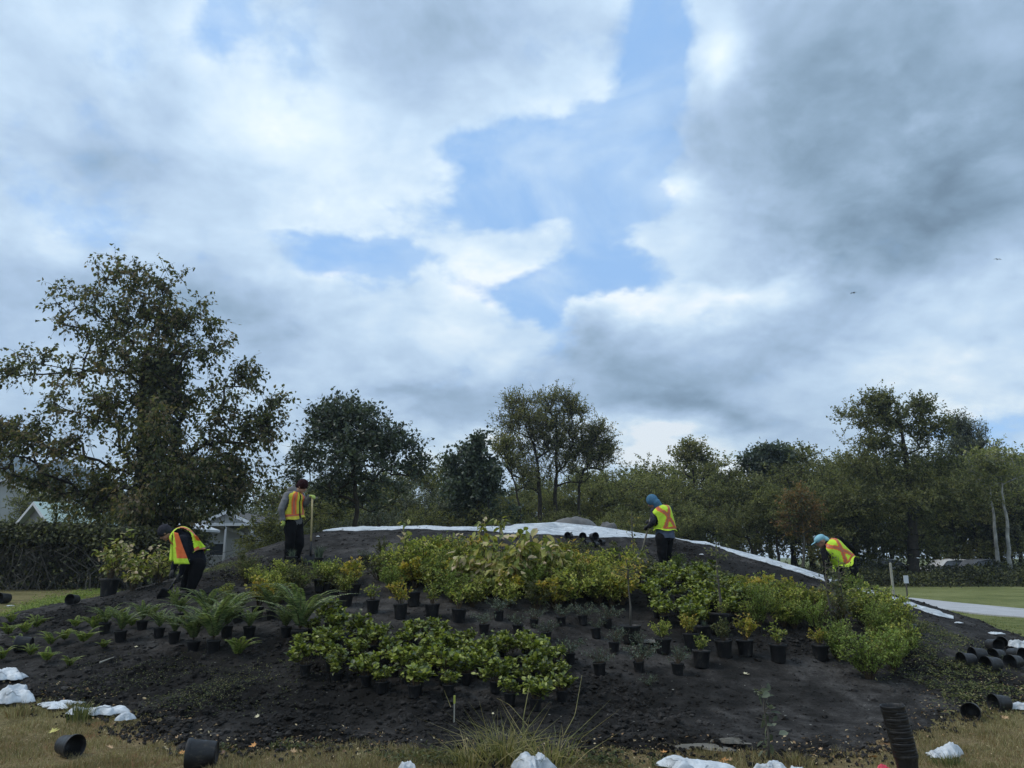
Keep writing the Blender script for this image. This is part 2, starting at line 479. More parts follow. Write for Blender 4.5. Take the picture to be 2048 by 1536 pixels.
# soil: dark, damp in places, dry and greyer on the walked parts
def soil_material():
    m, b, bs, out = nmat('soil')
    co = b.new('ShaderNodeTexCoord').outputs['Object']
    big = b.noise(co, .55, 5, .6); mid = b.noise(co, 4, 6, .65); fine = b.noise(co, 38, 5, .7)
    c = b.ramp(b.math('MULTIPLY_ADD', mid, .45, b.math('MULTIPLY', big, .55)),
               [(.38, (.009, .008, .007)), (.46, (.017, .0155, .014)), (.53, (.033, .030, .028)), (.62, (.068, .063, .059))])
    at_ = b.new('ShaderNodeAttribute', attribute_name='dug')
    c = b.mix(b.math('MULTIPLY', at_.outputs['Fac'], .75), c, (.006, .0054, .005, 1))     # freshly dug, damp
    c = b.vec('SCALE', c, scale=b.maprange(fine, .3, .7, .55, 1.5, False))
    spk = b.maprange(b.noise(co, 75, 2, .5), .735, .78)
    c = b.mix(b.math('MULTIPLY', spk, .5), c, (.13, .12, .10, 1))
    b.put(bs.inputs['Base Color'], c); bs.inputs['Roughness'].default_value = .95
    bs.inputs['Specular IOR Level'].default_value = .12
    bp = b.new('ShaderNodeBump'); bp.inputs['Strength'].default_value = .9; bp.inputs['Distance'].default_value = .03
    b.put(bp.inputs['Height'], b.math('MULTIPLY_ADD', mid, .6, b.math('MULTIPLY', fine, .5))); b.put(bs.inputs['Normal'], bp.outputs[0])
    return m
def lawn_material():
    m, b, bs, out = nmat('lawn')
    co = b.new('ShaderNodeTexCoord').outputs['Object']
    sep = b.new('ShaderNodeSeparateXYZ'); b.put(sep.inputs[0], co)
    big = b.noise(co, .35, 4, .6); mid = b.noise(co, 2.2, 6, .7); fine = b.noise(co, 30, 4, .7)
    st = b.noise(b.vec('MULTIPLY', co, (.35, 3.0, 1)), 1.0, 4, .6)
    g = b.ramp(b.math('MULTIPLY_ADD', mid, .35, b.math('MULTIPLY_ADD', st, .3, b.math('MULTIPLY', big, .35))),
               [(.36, (.075, .09, .028)), (.47, (.13, .145, .050)), (.56, (.19, .20, .080)), (.68, (.24, .23, .11))])
    dry = b.ramp(b.math('MULTIPLY_ADD', mid, .6, b.math('MULTIPLY', big, .4)),
                 [(.32, (.055, .048, .024)), (.44, (.12, .088, .044)), (.54, (.19, .145, .075)), (.64, (.16, .075, .038))])
    near = b.maprange(b.math('MULTIPLY_ADD', big, 3.0, sep.outputs[1]), 9.0, 11.5, 1.0, 0.0)
    west = b.maprange(b.math('MULTIPLY_ADD', big, 4.0, sep.outputs[0]), -9.0, -5.0, .65, 0.0)
    c = b.mix(b.math('MAXIMUM', near, west), g, dry)
    c = b.vec('SCALE', c, scale=b.maprange(fine, .3, .7, .6, 1.4, False))
    b.put(bs.inputs['Base Color'], c); bs.inputs['Roughness'].default_value = .95
    bs.inputs['Specular IOR Level'].default_value = .1
    bp = b.new('ShaderNodeBump'); bp.inputs['Strength'].default_value = .8; bp.inputs['Distance'].default_value = .03
    b.put(bp.inputs['Height'], fine); b.put(bs.inputs['Normal'], bp.outputs[0])
    return m
M['soil'] = soil_material(); M['lawn'] = lawn_material()

# ------------------------------------------------------------------ land, path, mound
def axis(lo, hi, step, far0, far1, n=26):
    a = np.arange(lo, hi, step)
    L = lo - np.geomspace(.4, lo - far0, n)[::-1]; R = a[-1] + np.geomspace(.4, far1 - a[-1], n)
    return np.concatenate([L, a, R])
def grid(name, xs, ys, zf, mat, keep=None, smooth=True):
    X, Y = np.meshgrid(xs, ys); Z = zf(X, Y)
    V = np.stack([X, Y, Z], -1).reshape(-1, 3); w = len(xs); h = len(ys)
    i = np.arange(w - 1)[None] + (np.arange(h - 1) * w)[:, None]
    Q = np.stack([i, i + 1, i + 1 + w, i + w], -1).reshape(-1, 4)
    if keep is not None:
        kp = keep(X, Y).ravel(); Q = Q[kp[Q].any(1)]
        used = np.zeros(len(V), bool); used[Q.ravel()] = True
        idx = np.cumsum(used) - 1; V = V[used]; Q = idx[Q]
    return Geo().add(V, Q).build(name, mat, None, smooth)
def ground_z(X, Y):
    near = ss(60, 40, Y) * ss(40, 25, np.abs(X))
    return H(X, Y) + near * (.03 * fbm(X, Y, 1.5, 3) + .012 * fbm(X, Y, .3, 2)) - .06 * ss(0, .5, soil_mask(X, Y)) * near
tag(grid('ground', axis(-17, 17, .16, -900, 900), np.concatenate([[-40, -10, 0, 3], np.arange(4.5, 30, .16), 30 + np.geomspace(.5, 2500, 40)]), ground_z, M['lawn']), kind='structure')
tag(grid('soil_mound', np.arange(-17, 11, .052), np.arange(6.2, 20.5, .052),
         lambda X, Y: H(X, Y) + (soil_z(X, Y) - H(X, Y)) * ss(-.15, .25, soil_mask(X, Y)) + .17 * ss(-.3, .3, soil_mask(X, Y)) - .125,
         M['soil'], keep=lambda X, Y: soil_mask(X, Y) > -.3), kind='structure')
_m = bpy.data.objects['soil_mound'].data; _c = np.empty(len(_m.vertices) * 3); _m.vertices.foreach_get('co', _c); _c = _c.reshape(-1, 3)
_m.attributes.new('dug', 'FLOAT', 'POINT').data.foreach_set('value', np.clip(dugness(_c[:, 0], _c[:, 1]) * 1.1 + .9 * fbm(_c[:, 0], _c[:, 1], .5, 4), 0, 1).astype(np.float32))

M['concrete'] = plain('path_concrete', (.40, .40, .41), .85, .15, 2, .2, 60, spec=.2)
M['asphalt'] = plain('asphalt', (.055, .055, .057), .9, .2, 2, .3, 80, spec=.2)
def ribbon(name, pts, wd, th, mat, kind='structure', n=60):
    P = np.array(pts, float); t = np.linspace(0, len(P) - 1, n)
    X = np.interp(t, np.arange(len(P)), P[:, 0]); Y = np.interp(t, np.arange(len(P)), P[:, 1])
    W = np.interp(t, np.arange(len(P)), np.broadcast_to(wd, (len(P),)))
    d = unit(np.stack([np.gradient(X), np.gradient(Y)], 1)); nn = np.stack([-d[:, 1], d[:, 0]], 1)
    A = np.stack([X, Y], 1) + nn * W[:, None] / 2; B = np.stack([X, Y], 1) - nn * W[:, None] / 2
    z = lambda q: np.c_[q, H(q[:, 0], q[:, 1]) + th]
    zz = lambda q: np.c_[q, H(q[:, 0], q[:, 1]) - .1]
    V = np.concatenate([z(A), z(B), zz(A), zz(B)]); i = np.arange(n - 1)
    Q = np.concatenate([np.stack([i, i + n, i + n + 1, i + 1], 1), np.stack([i + n, i + 3 * n, i + 3 * n + 1, i + n + 1], 1), np.stack([i, i + 1, i + 2 * n + 1, i + 2 * n], 1)])
    return tag(Geo().add(V, Q).build(name, mat), kind=kind)
def gxy(px, py):
    d = ray(px, py); return tuple((d * (CZ / -d[2]))[:2])        # on the level ground beyond the mound
ribbon('path', [gxy(1780, 1196), gxy(1850, 1206), gxy(1950, 1218), gxy(2060, 1229), gxy(2300, 1244), gxy(2700, 1268)], [1.3, 2.0, 2.6, 3.0, 3.2, 3.4], .035, M['concrete'])
ribbon('road', [(-30, 78), (10, 77), (40, 74), (90, 70)], 7, .03, M['asphalt'])
ribbon('car_park', [(14, 58), (24, 57), (34, 55), (60, 50)], 9, .05, M['asphalt'])

# ------------------------------------------------------------------ trees
def grow(seed, trunk, r0, lobes, nt, twigs=6, tl=.8, nl=12, L=.16, W=.10, droop=.3, tipr=.008, expo=.42, up=.25, upd=.0, shape=.55, tlv=.4):
    """trunk: list of (x, y, z); lobes: (x, y, z, rx, ry, rz, weight). Returns wood and leaf geometry"""
    r = np.random.default_rng(seed)
    T = np.array(trunk, float)
    s = np.concatenate([[0], np.cumsum(np.linalg.norm(np.diff(T, axis=0), axis=1))])
    q = np.arange(0, s[-1], .45)
    N = np.stack([np.interp(q, s, T[:, i]) for i in range(3)], 1)
    N[1:, :2] += r.normal(0, .03, (len(N) - 1, 2))
    pos = [*N]; par = [-1] + list(range(len(N) - 1)); ntr = len(N)
    lo = np.array(lobes, float); w = lo[:, 6] / lo[:, 6].sum()
    li = r.choice(len(lo), nt, p=w)
    u = rvec(nt, r) * (r.random(nt) ** shape)[:, None]
    tg = lo[li, :3] + u * lo[li, 3:6]
    cen = T[-1] * [1, 1, .4]
    tg = tg[np.argsort(np.linalg.norm(tg - cen, axis=1) + r.random(nt) * .6)]
    ends = []
    for t in tg:
        A = np.array(pos); dv = t - A; dist = np.linalg.norm(dv, axis=1)
        cost = dist + .9 * np.maximum(0, A[:, 2] - t[2] + .15) * (1 if up > 0 else .2) + .02 * np.arange(len(A)) / len(A)
        cost[0:3] += 2
        i = int(np.argmin(cost)); n = A[i]; l = dist[i]
        k = max(2, int(l / .45)); prev = i
        side = r.normal(0, .07 * l, 3)
        for j in range(1, k + 1):
            f = j / k
            p = n + (t - n) * f + np.array([0, 0, up * l * .8 * f * (1 - f)]) + side * 4 * f * (1 - f) * .5
            pos.append(p); par.append(prev); prev = len(pos) - 1
        ends.append(prev)
    pos = np.array(pos); par = np.array(par)
    cnt = np.zeros(len(pos)); cnt[ends] = 1
    for i in range(len(pos) - 1, 0, -1): cnt[par[i]] += cnt[i]
    rad_ = tipr * np.maximum(cnt, 1) ** expo
    tr = np.arange(ntr); rad_[tr] = np.maximum(rad_[tr], r0 * (1 - tr / ntr) ** .8 * .9 + .02)
    rad_[0] *= 1.35
    wood = Geo(); idx = np.arange(1, len(pos))
    big = rad_[idx] > .03
    for m, kk in ((big, 8), (~big, 4)):
        ii = idx[m]
        if len(ii): frusta(wood, pos[par[ii]], pos[ii], np.minimum(rad_[par[ii]], rad_[ii] * 1.6 + .01), rad_[ii], kk)
    # twigs and leaves
    E = pos[ends]; n = len(E) * twigs
    b0 = np.repeat(E, twigs, 0)
    out = unit(b0 - cen) ; out[:, 2] *= .5
    td = unit(out * .7 + rvec(n, r) * .9 + np.array([0, 0, upd]))
    ln = tl * (1 - tlv + tlv * 2 * r.random(n))
    mid = b0 + td * (ln * .5)[:, None]; tip = mid + (td + np.array([0, 0, -droop])) * (ln * .5)[:, None]
    frusta(wood, b0, mid, np.full(n, tipr), np.full(n, tipr * .7), 3); frusta(wood, mid, tip, np.full(n, tipr * .7), np.full(n, tipr * .3), 3)
    a = r.random((n, nl)) ** .8
    P = np.where((a < .5)[..., None], b0[:, None] + (mid - b0)[:, None] * (a * 2)[..., None], mid[:, None] + (tip - mid)[:, None] * (a * 2 - 1)[..., None]).reshape(-1, 3)
    m = len(P)
    P = P + r.normal(0, L * .35, P.shape)
    d = unit(np.repeat(td, nl, 0) * .5 + rvec(m, r) * .8 + np.array([0, 0, -droop * 1.6]))
    nm = unit(rvec(m, r) + np.array([0, 0, .8]))
    sc_ = .65 + .7 * r.random(m)
    lf = Geo(); leaves4(lf, P, d, nm, L * sc_, W * sc_)
    return wood, lf

def tree(name, label, cat, g, mats, loc, rotz=0, scale=1, group=None):
    t = thing(name, label, cat, loc, rotz, group); t.scale = (scale,) * 3
    g[0].build('trunk', mats[0], t, True)
    g[1].build('crown', mats[1], t)
    return t

M['lf_big'] = leafmat('maple_leaves', [(.048, .058, .025), (.078, .092, .037), (.115, .126, .049), (.15, .148, .060), (.21, .16, .10)], .5, .5, .05, cl=.5)
M['lf_dark'] = leafmat('dark_leaves', [(.028, .040, .026), (.048, .066, .042), (.070, .092, .056), (.12, .145, .095)], .3, .4, .05, .5, cl=.6)
M['lf_olive'] = leafmat('olive_leaves', [(.085, .096, .040), (.14, .152, .060), (.195, .205, .080), (.28, .27, .11)], .45, .6, .28, cl=.4)
M['lf_sparse'] = leafmat('airy_leaves', [(.11, .118, .050), (.16, .168, .070), (.21, .21, .09), (.27, .24, .12)], .5, .6, .1, cl=.5)
M['lf_grey'] = leafmat('grey_green_leaves', [(.062, .074, .046), (.105, .120, .076), (.16, .175, .115), (.23, .245, .17)], .3, .6, .2, cl=.5)
M['lf_orange'] = leafmat('orange_leaves', [(.09, .095, .035), (.15, .12, .045), (.22, .14, .05), (.28, .15, .06)], .4, .6, .05, cl=.6)
M['lf_hedge'] = leafmat('bramble_leaves', [(0.019, 0.021, 0.011), (0.038, 0.042, 0.021), (0.068, 0.072, 0.030), (0.123, 0.129, 0.042)], .2, .6, .1, cl=.8)
M['lf_ivy'] = leafmat('ground_cover_leaves', [(0.035, 0.052, 0.018), (0.079, 0.105, 0.032), (0.131, 0.158, 0.045), (0.193, 0.193, 0.070)], .25, .5, .1, cl=.8)

def W3(px, py, Y): return at(px, py, Y)
def local(px, py, Y, base):
    return W3(px, py, Y) - np.array(base)
# -- the big tree on the left, laid out from its real silhouette 30 m away
def big_tree():
    Y = 30; b = np.array([at(300, 1150, Y)[0], Y, .4])
    def lb(px, py, rx, rz, w, dy=0, ry=None):
        c = local(px, py, Y + dy, b); k = Y / F
        return (c[0], c[1], c[2], rx * k, (ry or rx * .8) * k, rz * k, w)
    lobes = [lb(235, 560, 60, 50, 5), lb(320, 575, 50, 50, 5), lb(350, 640, 80, 50, 9), lb(250, 640, 80, 50, 8), lb(170, 600, 80, 26, 2), lb(300, 720, 130, 60, 14), lb(160, 655, 80, 25, 2),
             lb(430, 700, 45, 40, 3), lb(470, 760, 50, 40, 5), lb(120, 730, 130, 26, 5), lb(20, 745, 60, 22, 1.5), lb(360, 800, 120, 60, 14, 1), lb(220, 800, 110, 60, 11, -1), lb(60, 850, 110, 50, 8),
             lb(480, 860, 90, 60, 11), lb(545, 810, 26, 24, 1.2), lb(520, 850, 50, 50, 3), lb(150, 900, 140, 60, 11), lb(380, 930, 150, 60, 16, 1), lb(-20, 900, 100, 60, 6), lb(300, 870, 70, 60, 8, -2),
             lb(330, 960, 110, 60, 14, -2), lb(460, 960, 90, 50, 9), lb(200, 980, 120, 50, 11, 1), lb(80, 960, 120, 40, 7, 1), lb(300, 1040, 90, 50, 10, -1), lb(420, 1000, 100, 50, 8)]
    tr = [(0, 0, 0), *[tuple(local(x, y, Y, b)) for x, y in ((297, 1050), (292, 950), (285, 850), (285, 760), (300, 690), (310, 640))]]
    g = grow(3, tr, .42, lobes, 760, 6, .70, 8, .155, .10, .45, .010, .44, .22, shape=.6)
    t = tree('broadleaf_tree', 'tallest tree at left, dark crown with drooping rust-tipped leaves above the bramble hedge', 'tree', g, (M['bark'], M['lf_big']), b)
    # second leader and ivy round the trunk
    r = np.random.default_rng(8); n = 5200
    h = r.random(n) ** .8 * 9.2 - .3; th = r.random(n) * 2 * PI; rr = (.55 + .45 * r.random(n)) * (1.25 - h / 16)
    P = np.stack([np.cos(th) * rr + (h / 10) * -.25, np.sin(th) * rr, h], 1)
    iv = Geo(); leaves4(iv, P, unit(rvec(n, r) + np.array([0, 0, -.8])), unit(np.stack([np.cos(th), np.sin(th), th * 0 + .4], 1) + rvec(n, r) * .6), np.full(n, .19), np.full(n, .15))
    iv.build('ivy', M['lf_hedge'], t)
big_tree()

def site(px, Y): return np.array([(at(px, 1150, Y))[0], Y, float(H(at(px, 1150, Y)[0], Y))])
def outline_tree(name, label, cat, px, Y, trunk, lobes, mats, nt, r0=.2, rot=0, group=None, **kw):
    b = site(px, Y); k = Y / F
    lb = []
    for i, q in enumerate(lobes):
        x, y, rx, rz, w = q; c = local(x, y, Y, b)
        lb.append((c[0], (i % 3 - 1) * rx * k * .4, c[2], rx * k, rx * k * .8, rz * k, w))
    tr = [(0, 0, -.2)] + [tuple(local(x, y, Y, b)) for x, y in trunk]
    return tree(name, label, cat, grow(kw.pop('seed', 1), tr, r0, lb, nt, **kw), mats, b, group=group)

outline_tree('broadleaf_tree', 'round-topped dark green tree with upright leafy shoots behind the person in grey jacket', 'tree', 712, 33, [(712, 1040), (710, 960), (705, 900)],
    [(690, 850, 66, 30, 4), (640, 832, 18, 22, .9), (670, 828, 16, 20, .8), (700, 824, 16, 18, .8), (725, 836, 14, 20, .7), (645, 875, 46, 36, 3), (735, 885, 80, 36, 5), (785, 910, 44, 34, 3), (612, 925, 40, 30, 2), (710, 930, 110, 45, 8), (828, 935, 26, 22, 1), (700, 985, 120, 40, 6), (590, 960, 30, 30, 1.2), (815, 900, 18, 14, .5)],
    (M['bark'], M['lf_dark']), 290, .16, seed=21, twigs=6, tl=.8, nl=8, L=.17, W=.10, droop=.1, up=.3, upd=.5)
outline_tree('broadleaf_tree', 'narrow pointed dark tree left of the bare-trunked cottonwood', 'tree', 955, 42, [(955, 1040), (955, 960), (955, 890)],
    [(955, 888, 16, 18, 1.4), (950, 915, 34, 22, 3), (935, 945, 42, 24, 4), (975, 945, 36, 24, 4), (950, 985, 60, 30, 7), (960, 1030, 75, 30, 8), (905, 925, 12, 14, .5)],
    (M['bark'], M['lf_dark']), 190, .14, seed=22, twigs=6, tl=.6, nl=11, L=.19, W=.14, droop=.2, up=.2, upd=.2)
# cottonwood group: one mesh each, slim bare trunks under fan-shaped crowns
outline_tree('cottonwood_tree', 'left trunk of the tall airy cottonwood pair rising over the mound crest', 'tree', 1078, 50, [(1080, 1000), (1076, 930), (1062, 870), (1056, 820)],
    [(1035, 815, 32, 24, 3), (1068, 808, 38, 20, 3), (1018, 850, 34, 24, 3), (1060, 850, 50, 34, 6), (1012, 895, 26, 24, 2), (1045, 905, 50, 40, 5), (1085, 880, 30, 50, 4), (1060, 955, 44, 28, 3)],
    (M['bark'], M['lf_sparse']), 230, .20, seed=31, twigs=6, tl=.95, nl=8, L=.12, W=.08, droop=.0, up=.35, upd=.5, expo=.40, tipr=.012)
outline_tree('cottonwood_tree', 'right trunk of the tall airy cottonwood pair rising over the mound crest', 'tree', 1112, 50.5, [(1110, 1000), (1112, 930), (1114, 880), (1112, 830)],
    [(1112, 812, 40, 22, 3), (1146, 828, 26, 28, 3), (1110, 850, 50, 34, 5), (1148, 872, 30, 28, 3), (1120, 900, 56, 40, 6), (1164, 905, 34, 28, 3), (1130, 950, 50, 30, 3)],
    (M['bark'], M['lf_sparse']), 230, .20, seed=32, twigs=6, tl=.95, nl=8, L=.12, W=.08, droop=.0, up=.35, upd=.5, expo=.40, tipr=.012)
outline_tree('cottonwood_tree', 'smaller forked cottonwood just right of the tall pair', 'tree', 1158, 51, [(1158, 1020), (1158, 985), (1160, 960)],
    [(1190, 872, 30, 20, 3), (1208, 898, 22, 22, 3), (1170, 890, 28, 22, 2), (1192, 920, 34, 24, 3), (1150, 935, 24, 24, 1.2)],
    (M['bark'], M['lf_sparse']), 150, .13, seed=33, twigs=6, tl=.9, nl=8, L=.12, W=.08, droop=.0, up=.3, upd=.5, expo=.42, tipr=.011)
outline_tree('sparse_tree', 'thin leaning nearly bare tree between dark pointed tree and cottonwoods', 'tree', 1046, 48, [(1040, 1020), (1030, 970), (1015, 920), (1005, 895)],
    [(1005, 900, 22, 16, 2), (1025, 930, 26, 20, 2), (1050, 960, 18, 26, 1.4)],
    (M['bark'], M['lf_sparse']), 60, .08, seed=34, twigs=5, tl=.8, nl=6, L=.15, W=.10, droop=.0, up=.3, upd=.5, expo=.4, tipr=.011)
outline_tree('sparse_tree', 'light-topped slender tree poking above the forest right of the cottonwoods', 'tree', 1388, 60, [(1388, 1040), (1388, 960), (1388, 905)],
    [(1385, 905, 30, 14, 3), (1375, 920, 34, 14, 3), (1405, 922, 26, 14, 2), (1388, 950, 50, 22, 3)],
    (M['bark'], M['lf_sparse']), 90, .12, seed=35, twigs=5, tl=.8, nl=7, L=.19, W=.13, droop=.0, up=.3, upd=.7, tipr=.012)
outline_tree('broadleaf_tree', 'dark rounded tree top standing above the forest left of the orange tree', 'tree', 1540, 62, [(1540, 1040), (1540, 960), (1540, 915)],
    [(1530, 915, 34, 14, 3), (1560, 920, 30, 18, 3), (1540, 945, 50, 20, 4), (1500, 930, 16, 12, .8)],
    (M['bark'], M['lf_dark']), 110, .14, seed=36, twigs=6, tl=.9, nl=10, L=.24, W=.18, droop=.1, up=.2, upd=.2)
# right-hand big tree
outline_tree('broadleaf_tree', 'largest tree at right with flat-topped crown and ivy-dark trunk beside the lawn', 'tree', 1826, 48, [(1826, 1080), (1822, 1000), (1815, 930), (1805, 870), (1800, 830)],
    [(1745, 805, 34, 16, 3.5), (1760, 825, 50, 20, 4), (1700, 832, 26, 12, 1.2), (1720, 850, 40, 14, 1.6), (1840, 815, 32, 18, 3), (1800, 845, 60, 24, 4), (1850, 865, 40, 24, 3), (1760, 885, 70, 18, 3),
     (1810, 905, 70, 24, 5), (1720, 930, 60, 24, 4), (1800, 950, 100, 30, 7), (1890, 930, 60, 24, 4), (1760, 1000, 90, 34, 7), (1860, 1000, 90, 34, 7), (1800, 1060, 110, 40, 9), (1930, 980, 50, 34, 3), (1700, 1000, 50, 30, 3), (1860, 1090, 80, 30, 4)],
    (M['bark'], M['lf_olive']), 600, .42, seed=41, twigs=6, tl=.85, nl=11, L=.15, W=.10, droop=.15, up=.2, upd=.15, expo=.43)
outline_tree('sparse_tree', 'pale spiky-topped tree to the right of the largest right-hand tree', 'tree', 1925, 56, [(1925, 1040), (1925, 950), (1922, 890)],
    [(1910, 865, 28, 16, 3), (1935, 880, 40, 18, 4), (1960, 905, 20, 16, 1), (1915, 910, 50, 24, 5), (1930, 960, 60, 30, 5)],
    (M['bark'], M['lf_grey']), 170, .16, seed=42, twigs=6, tl=.9, nl=8, L=.15, W=.08, droop=-.3, up=.3, upd=1.1, tipr=.010)
outline_tree('maple_tree', 'small orange-leaved tree in front of the forest left of the person in teal hat', 'tree', 1606, 46, [(1608, 1090), (1604, 1030), (1600, 1000)],
    [(1590, 1000, 34, 18, 3), (1602, 1030, 42, 26, 4), (1618, 1064, 30, 24, 2.4), (1580, 1050, 26, 24, 1.6), (1625, 1020, 20, 16, 1)],
    (M['bark_grey'], M['lf_orange']), 110, .10, seed=43, twigs=6, tl=.75, nl=9, L=.13, W=.10, droop=.1, up=.3, upd=.3)
# pale birch trunks at the right edge
for i, (px, top, Y, lab) in enumerate([(1984, 960, 50, 'left one of the two pale-barked birch trunks at the right edge of the forest'), (2008, 950, 49, 'right one of the two pale-barked birch trunks, leaning left, at the right edge')]):
    b = site(px + 12, Y)
    g = grow(50 + i, [(0, 0, -.2), tuple(local(px + 6, 1050, Y, b)), tuple(local(px - 6, top, Y, b))], .15, [(*local(px - 6, top - 20, Y, b), 1.8, 1.4, 1.3, 1)], 40, 5, .8, 9, .18, .13)
    tree('birch_tree', lab, 'tree', g, (M['bark_pale'], M['lf_olive']), b)

# -- forest: a few individually grown trees, each repeated
def forest_proto(seed, h, wd, mat, dens=1., L=.24, bare=.3, upd=.2):
    r = np.random.default_rng(seed)
    lobes = [(0, 0, h * .82, wd * .32, wd * .32, h * .16, 3)]
    for i in range(7):
        a = i * 2.4 + r.random(); z = h * (bare + (.85 - bare) * r.random()); q = wd * (.22 + .2 * r.random())
        lobes.append((math.cos(a) * q, math.sin(a) * q, z, wd * .26, wd * .26, h * .13, 2))
    return grow(seed, [(0, 0, -.3), (r.normal(0, .2), 0, h * .35), (r.normal(0, .3), 0, h * .8)], .10 + h * .008, lobes, int(115 * dens), 6, 1.0, 17, L * .66, L * .42, .1, .014, .42, .3, upd)
kinds = [('olive_a', 61, 9.5, 5.2, 'lf_olive', .9, .24, .42), ('olive_b', 62, 8.5, 5.0, 'lf_olive', 1.1, .22, .22), ('olive_c', 63, 10.0, 5.4, 'lf_olive', .8, .25, .5),
         ('grey_a', 64, 6.5, 5.2, 'lf_grey', 1.1, .20, .12), ('olive_d', 65, 6.0, 5.6, 'lf_olive', 1.2, .20, .08), ('dark_a', 66, 9.0, 5.4, 'lf_dark', 1.1, .25, .2)]
words = {'olive_a': 'tall olive-green tree in the dense forest row behind the mound', 'olive_b': 'medium olive-green tree in the dense forest row behind the mound', 'olive_c': 'tall thin-stemmed olive tree with high crown in the forest behind the mound',
         'grey_a': 'low grey-green tree in the thicket behind the mound', 'olive_d': 'low bushy olive tree in the thicket behind the mound', 'dark_a': 'dark green tree in the forest behind the mound'}
protos = {}
def forest(kind, px, Y, topy):
    x = float(at(px, 1150, Y)[0]); z = float(H(x, Y))
    k = next(q for q in kinds if q[0] == kind)
    if kind not in protos:
        protos[kind] = tree('forest_tree', words[kind], 'tree', forest_proto(k[1], *[k[2], k[3], M[k[4]], k[5], k[6], k[7]]), (M['bark'], M[k[4]]), (0, 0, 0), group='trees of the forest behind the mound')
        protos[kind + '_k'] = tree_of(protos[kind]); o = protos[kind]
    else:
        o = copy_tree(protos[kind], protos[kind + '_k'])
    s = (at(px, topy, Y)[2] - z) / (k[2] * 1.0)
    o.location = (x, Y, z - .05); o.rotation_euler = (0, 0, random.random() * 6.28); o.scale = (s * random.uniform(.95, 1.2), s * random.uniform(.95, 1.2), s)
SKY = [(380, 985), (430, 975), (520, 965), (560, 955), (600, 958), (700, 950), (820, 945), (870, 925), (900, 930), (1000, 955), (1060, 945), (1150, 935), (1250, 925), (1290, 922), (1340, 930), (1400, 915), (1450, 925), (1500, 905), (1600, 895),
       (1700, 890), (1780, 905), (1900, 905), (1960, 905), (2000, 893), (2060, 890), (2150, 880)]
skx, sky_ = zip(*SKY)
def top(px): return float(np.interp(px, skx, sky_))
for i, px in enumerate(np.linspace(360, 2130, 30)):       # far row
    p = px + random.uniform(-20, 20); forest(random.choice(['olive_a', 'olive_c', 'olive_b', 'dark_a'] if p > 1450 else ['olive_a', 'olive_c', 'olive_b']) if p > 860 else random.choice(['grey_a', 'olive_d']), p, random.uniform(62, 68), top(p) + random.uniform(-16, 12))
for i, px in enumerate(np.linspace(380, 2100, 30)):       # middle row
    p = px + random.uniform(-20, 20)
    if 410 < p < 575: continue
    forest(random.choice(['olive_a', 'olive_b', 'olive_d', 'olive_c']) if p > 900 else random.choice(['grey_a', 'olive_d', 'olive_b']), p, random.uniform(54, 59), top(p) + random.uniform(22, 50))
for i, px in enumerate(np.linspace(560, 1720, 21)):       # near thicket
    p = px + random.uniform(-20, 20)
    if 1570 < p < 1640: continue
    forest(random.choice(['grey_a', 'olive_d'] if p < 900 else ['olive_d', 'olive_b', 'olive_c']), p, random.uniform(40, 47) + (6 if p > 1300 else 0), top(p) + random.uniform(60, 105))
for px, Y, t in [(585, 39, 975), (130, 44, 1000), (60, 60, 975), (20, 75, 950), (100, 78, 955), (180, 70, 965), (1960, 54, 1010), (2040, 53, 985), (2085, 52, 960), (1700, 53, 1000), (2010, 60, 940), (240, 50, 985)]:
    forest('olive_d' if t > 970 else 'grey_a', px, Y, t)

# -- bramble hedge on the left: tangled canes under a leafy top
def bramble():
    g = Geo(); lf = Geo(); r = np.random.default_rng(77)
    x0, x1 = at(-160, 1150, 28)[0], at(420, 1150, 29)[0]
    n = 750
    X = r.uniform(x0, x1, n); Yy = 27.6 + r.normal(0, .9, n) + (X - x0) * .05
    hh = np.interp(X, [x0, (x0 + x1) / 2, x1], [2.45, 2.3, 2.2])
    P = np.stack([X, Yy, H(X, Yy)], 1)
    for j in range(5):
        d = np.stack([r.normal(0, .28, n), r.normal(-.05, .2, n), (hh / 5) * (1.25 - .22 * j) * r.uniform(.5, 1.1, n)], 1)
        Q = P + d; frusta(g, P, Q, np.full(n, .013 - .0015 * j), np.full(n, .0115 - .0015 * j), 4); P = Q
    m = 30000
    X = r.uniform(x0, x1, m); u = r.random(m)
    hh = np.interp(X, [x0, (x0 + x1) / 2, x1], [2.1, 2.0, 1.95]) + .3 * fbm(X, X * 0, 1.1, 3)
    Z = hh * np.where(u < .62, 1 - .30 * r.random(m) ** 1.5, r.random(m)); Yy = 27.5 + (X - x0) * .05 + r.normal(0, .75, m) - .35 * (Z / hh > .7)
    P = np.stack([X, Yy, H(X, Yy) + Z + .05], 1)
    leaves4(lf, P, rvec(m, r) + np.array([0, 0, -.2]), unit(rvec(m, r) + np.array([0, -.4, .9])), .10 + .06 * r.random(m), .08 + .04 * r.random(m))
    t = thing('bramble_hedge', 'tangled dark bramble hedge with bare canes along the left edge of the lawn', 'hedge', (0, 0, 0))
    g.build('canes', M['bark_grey'], t); lf.build('leaves', M['lf_hedge'], t)
bramble()

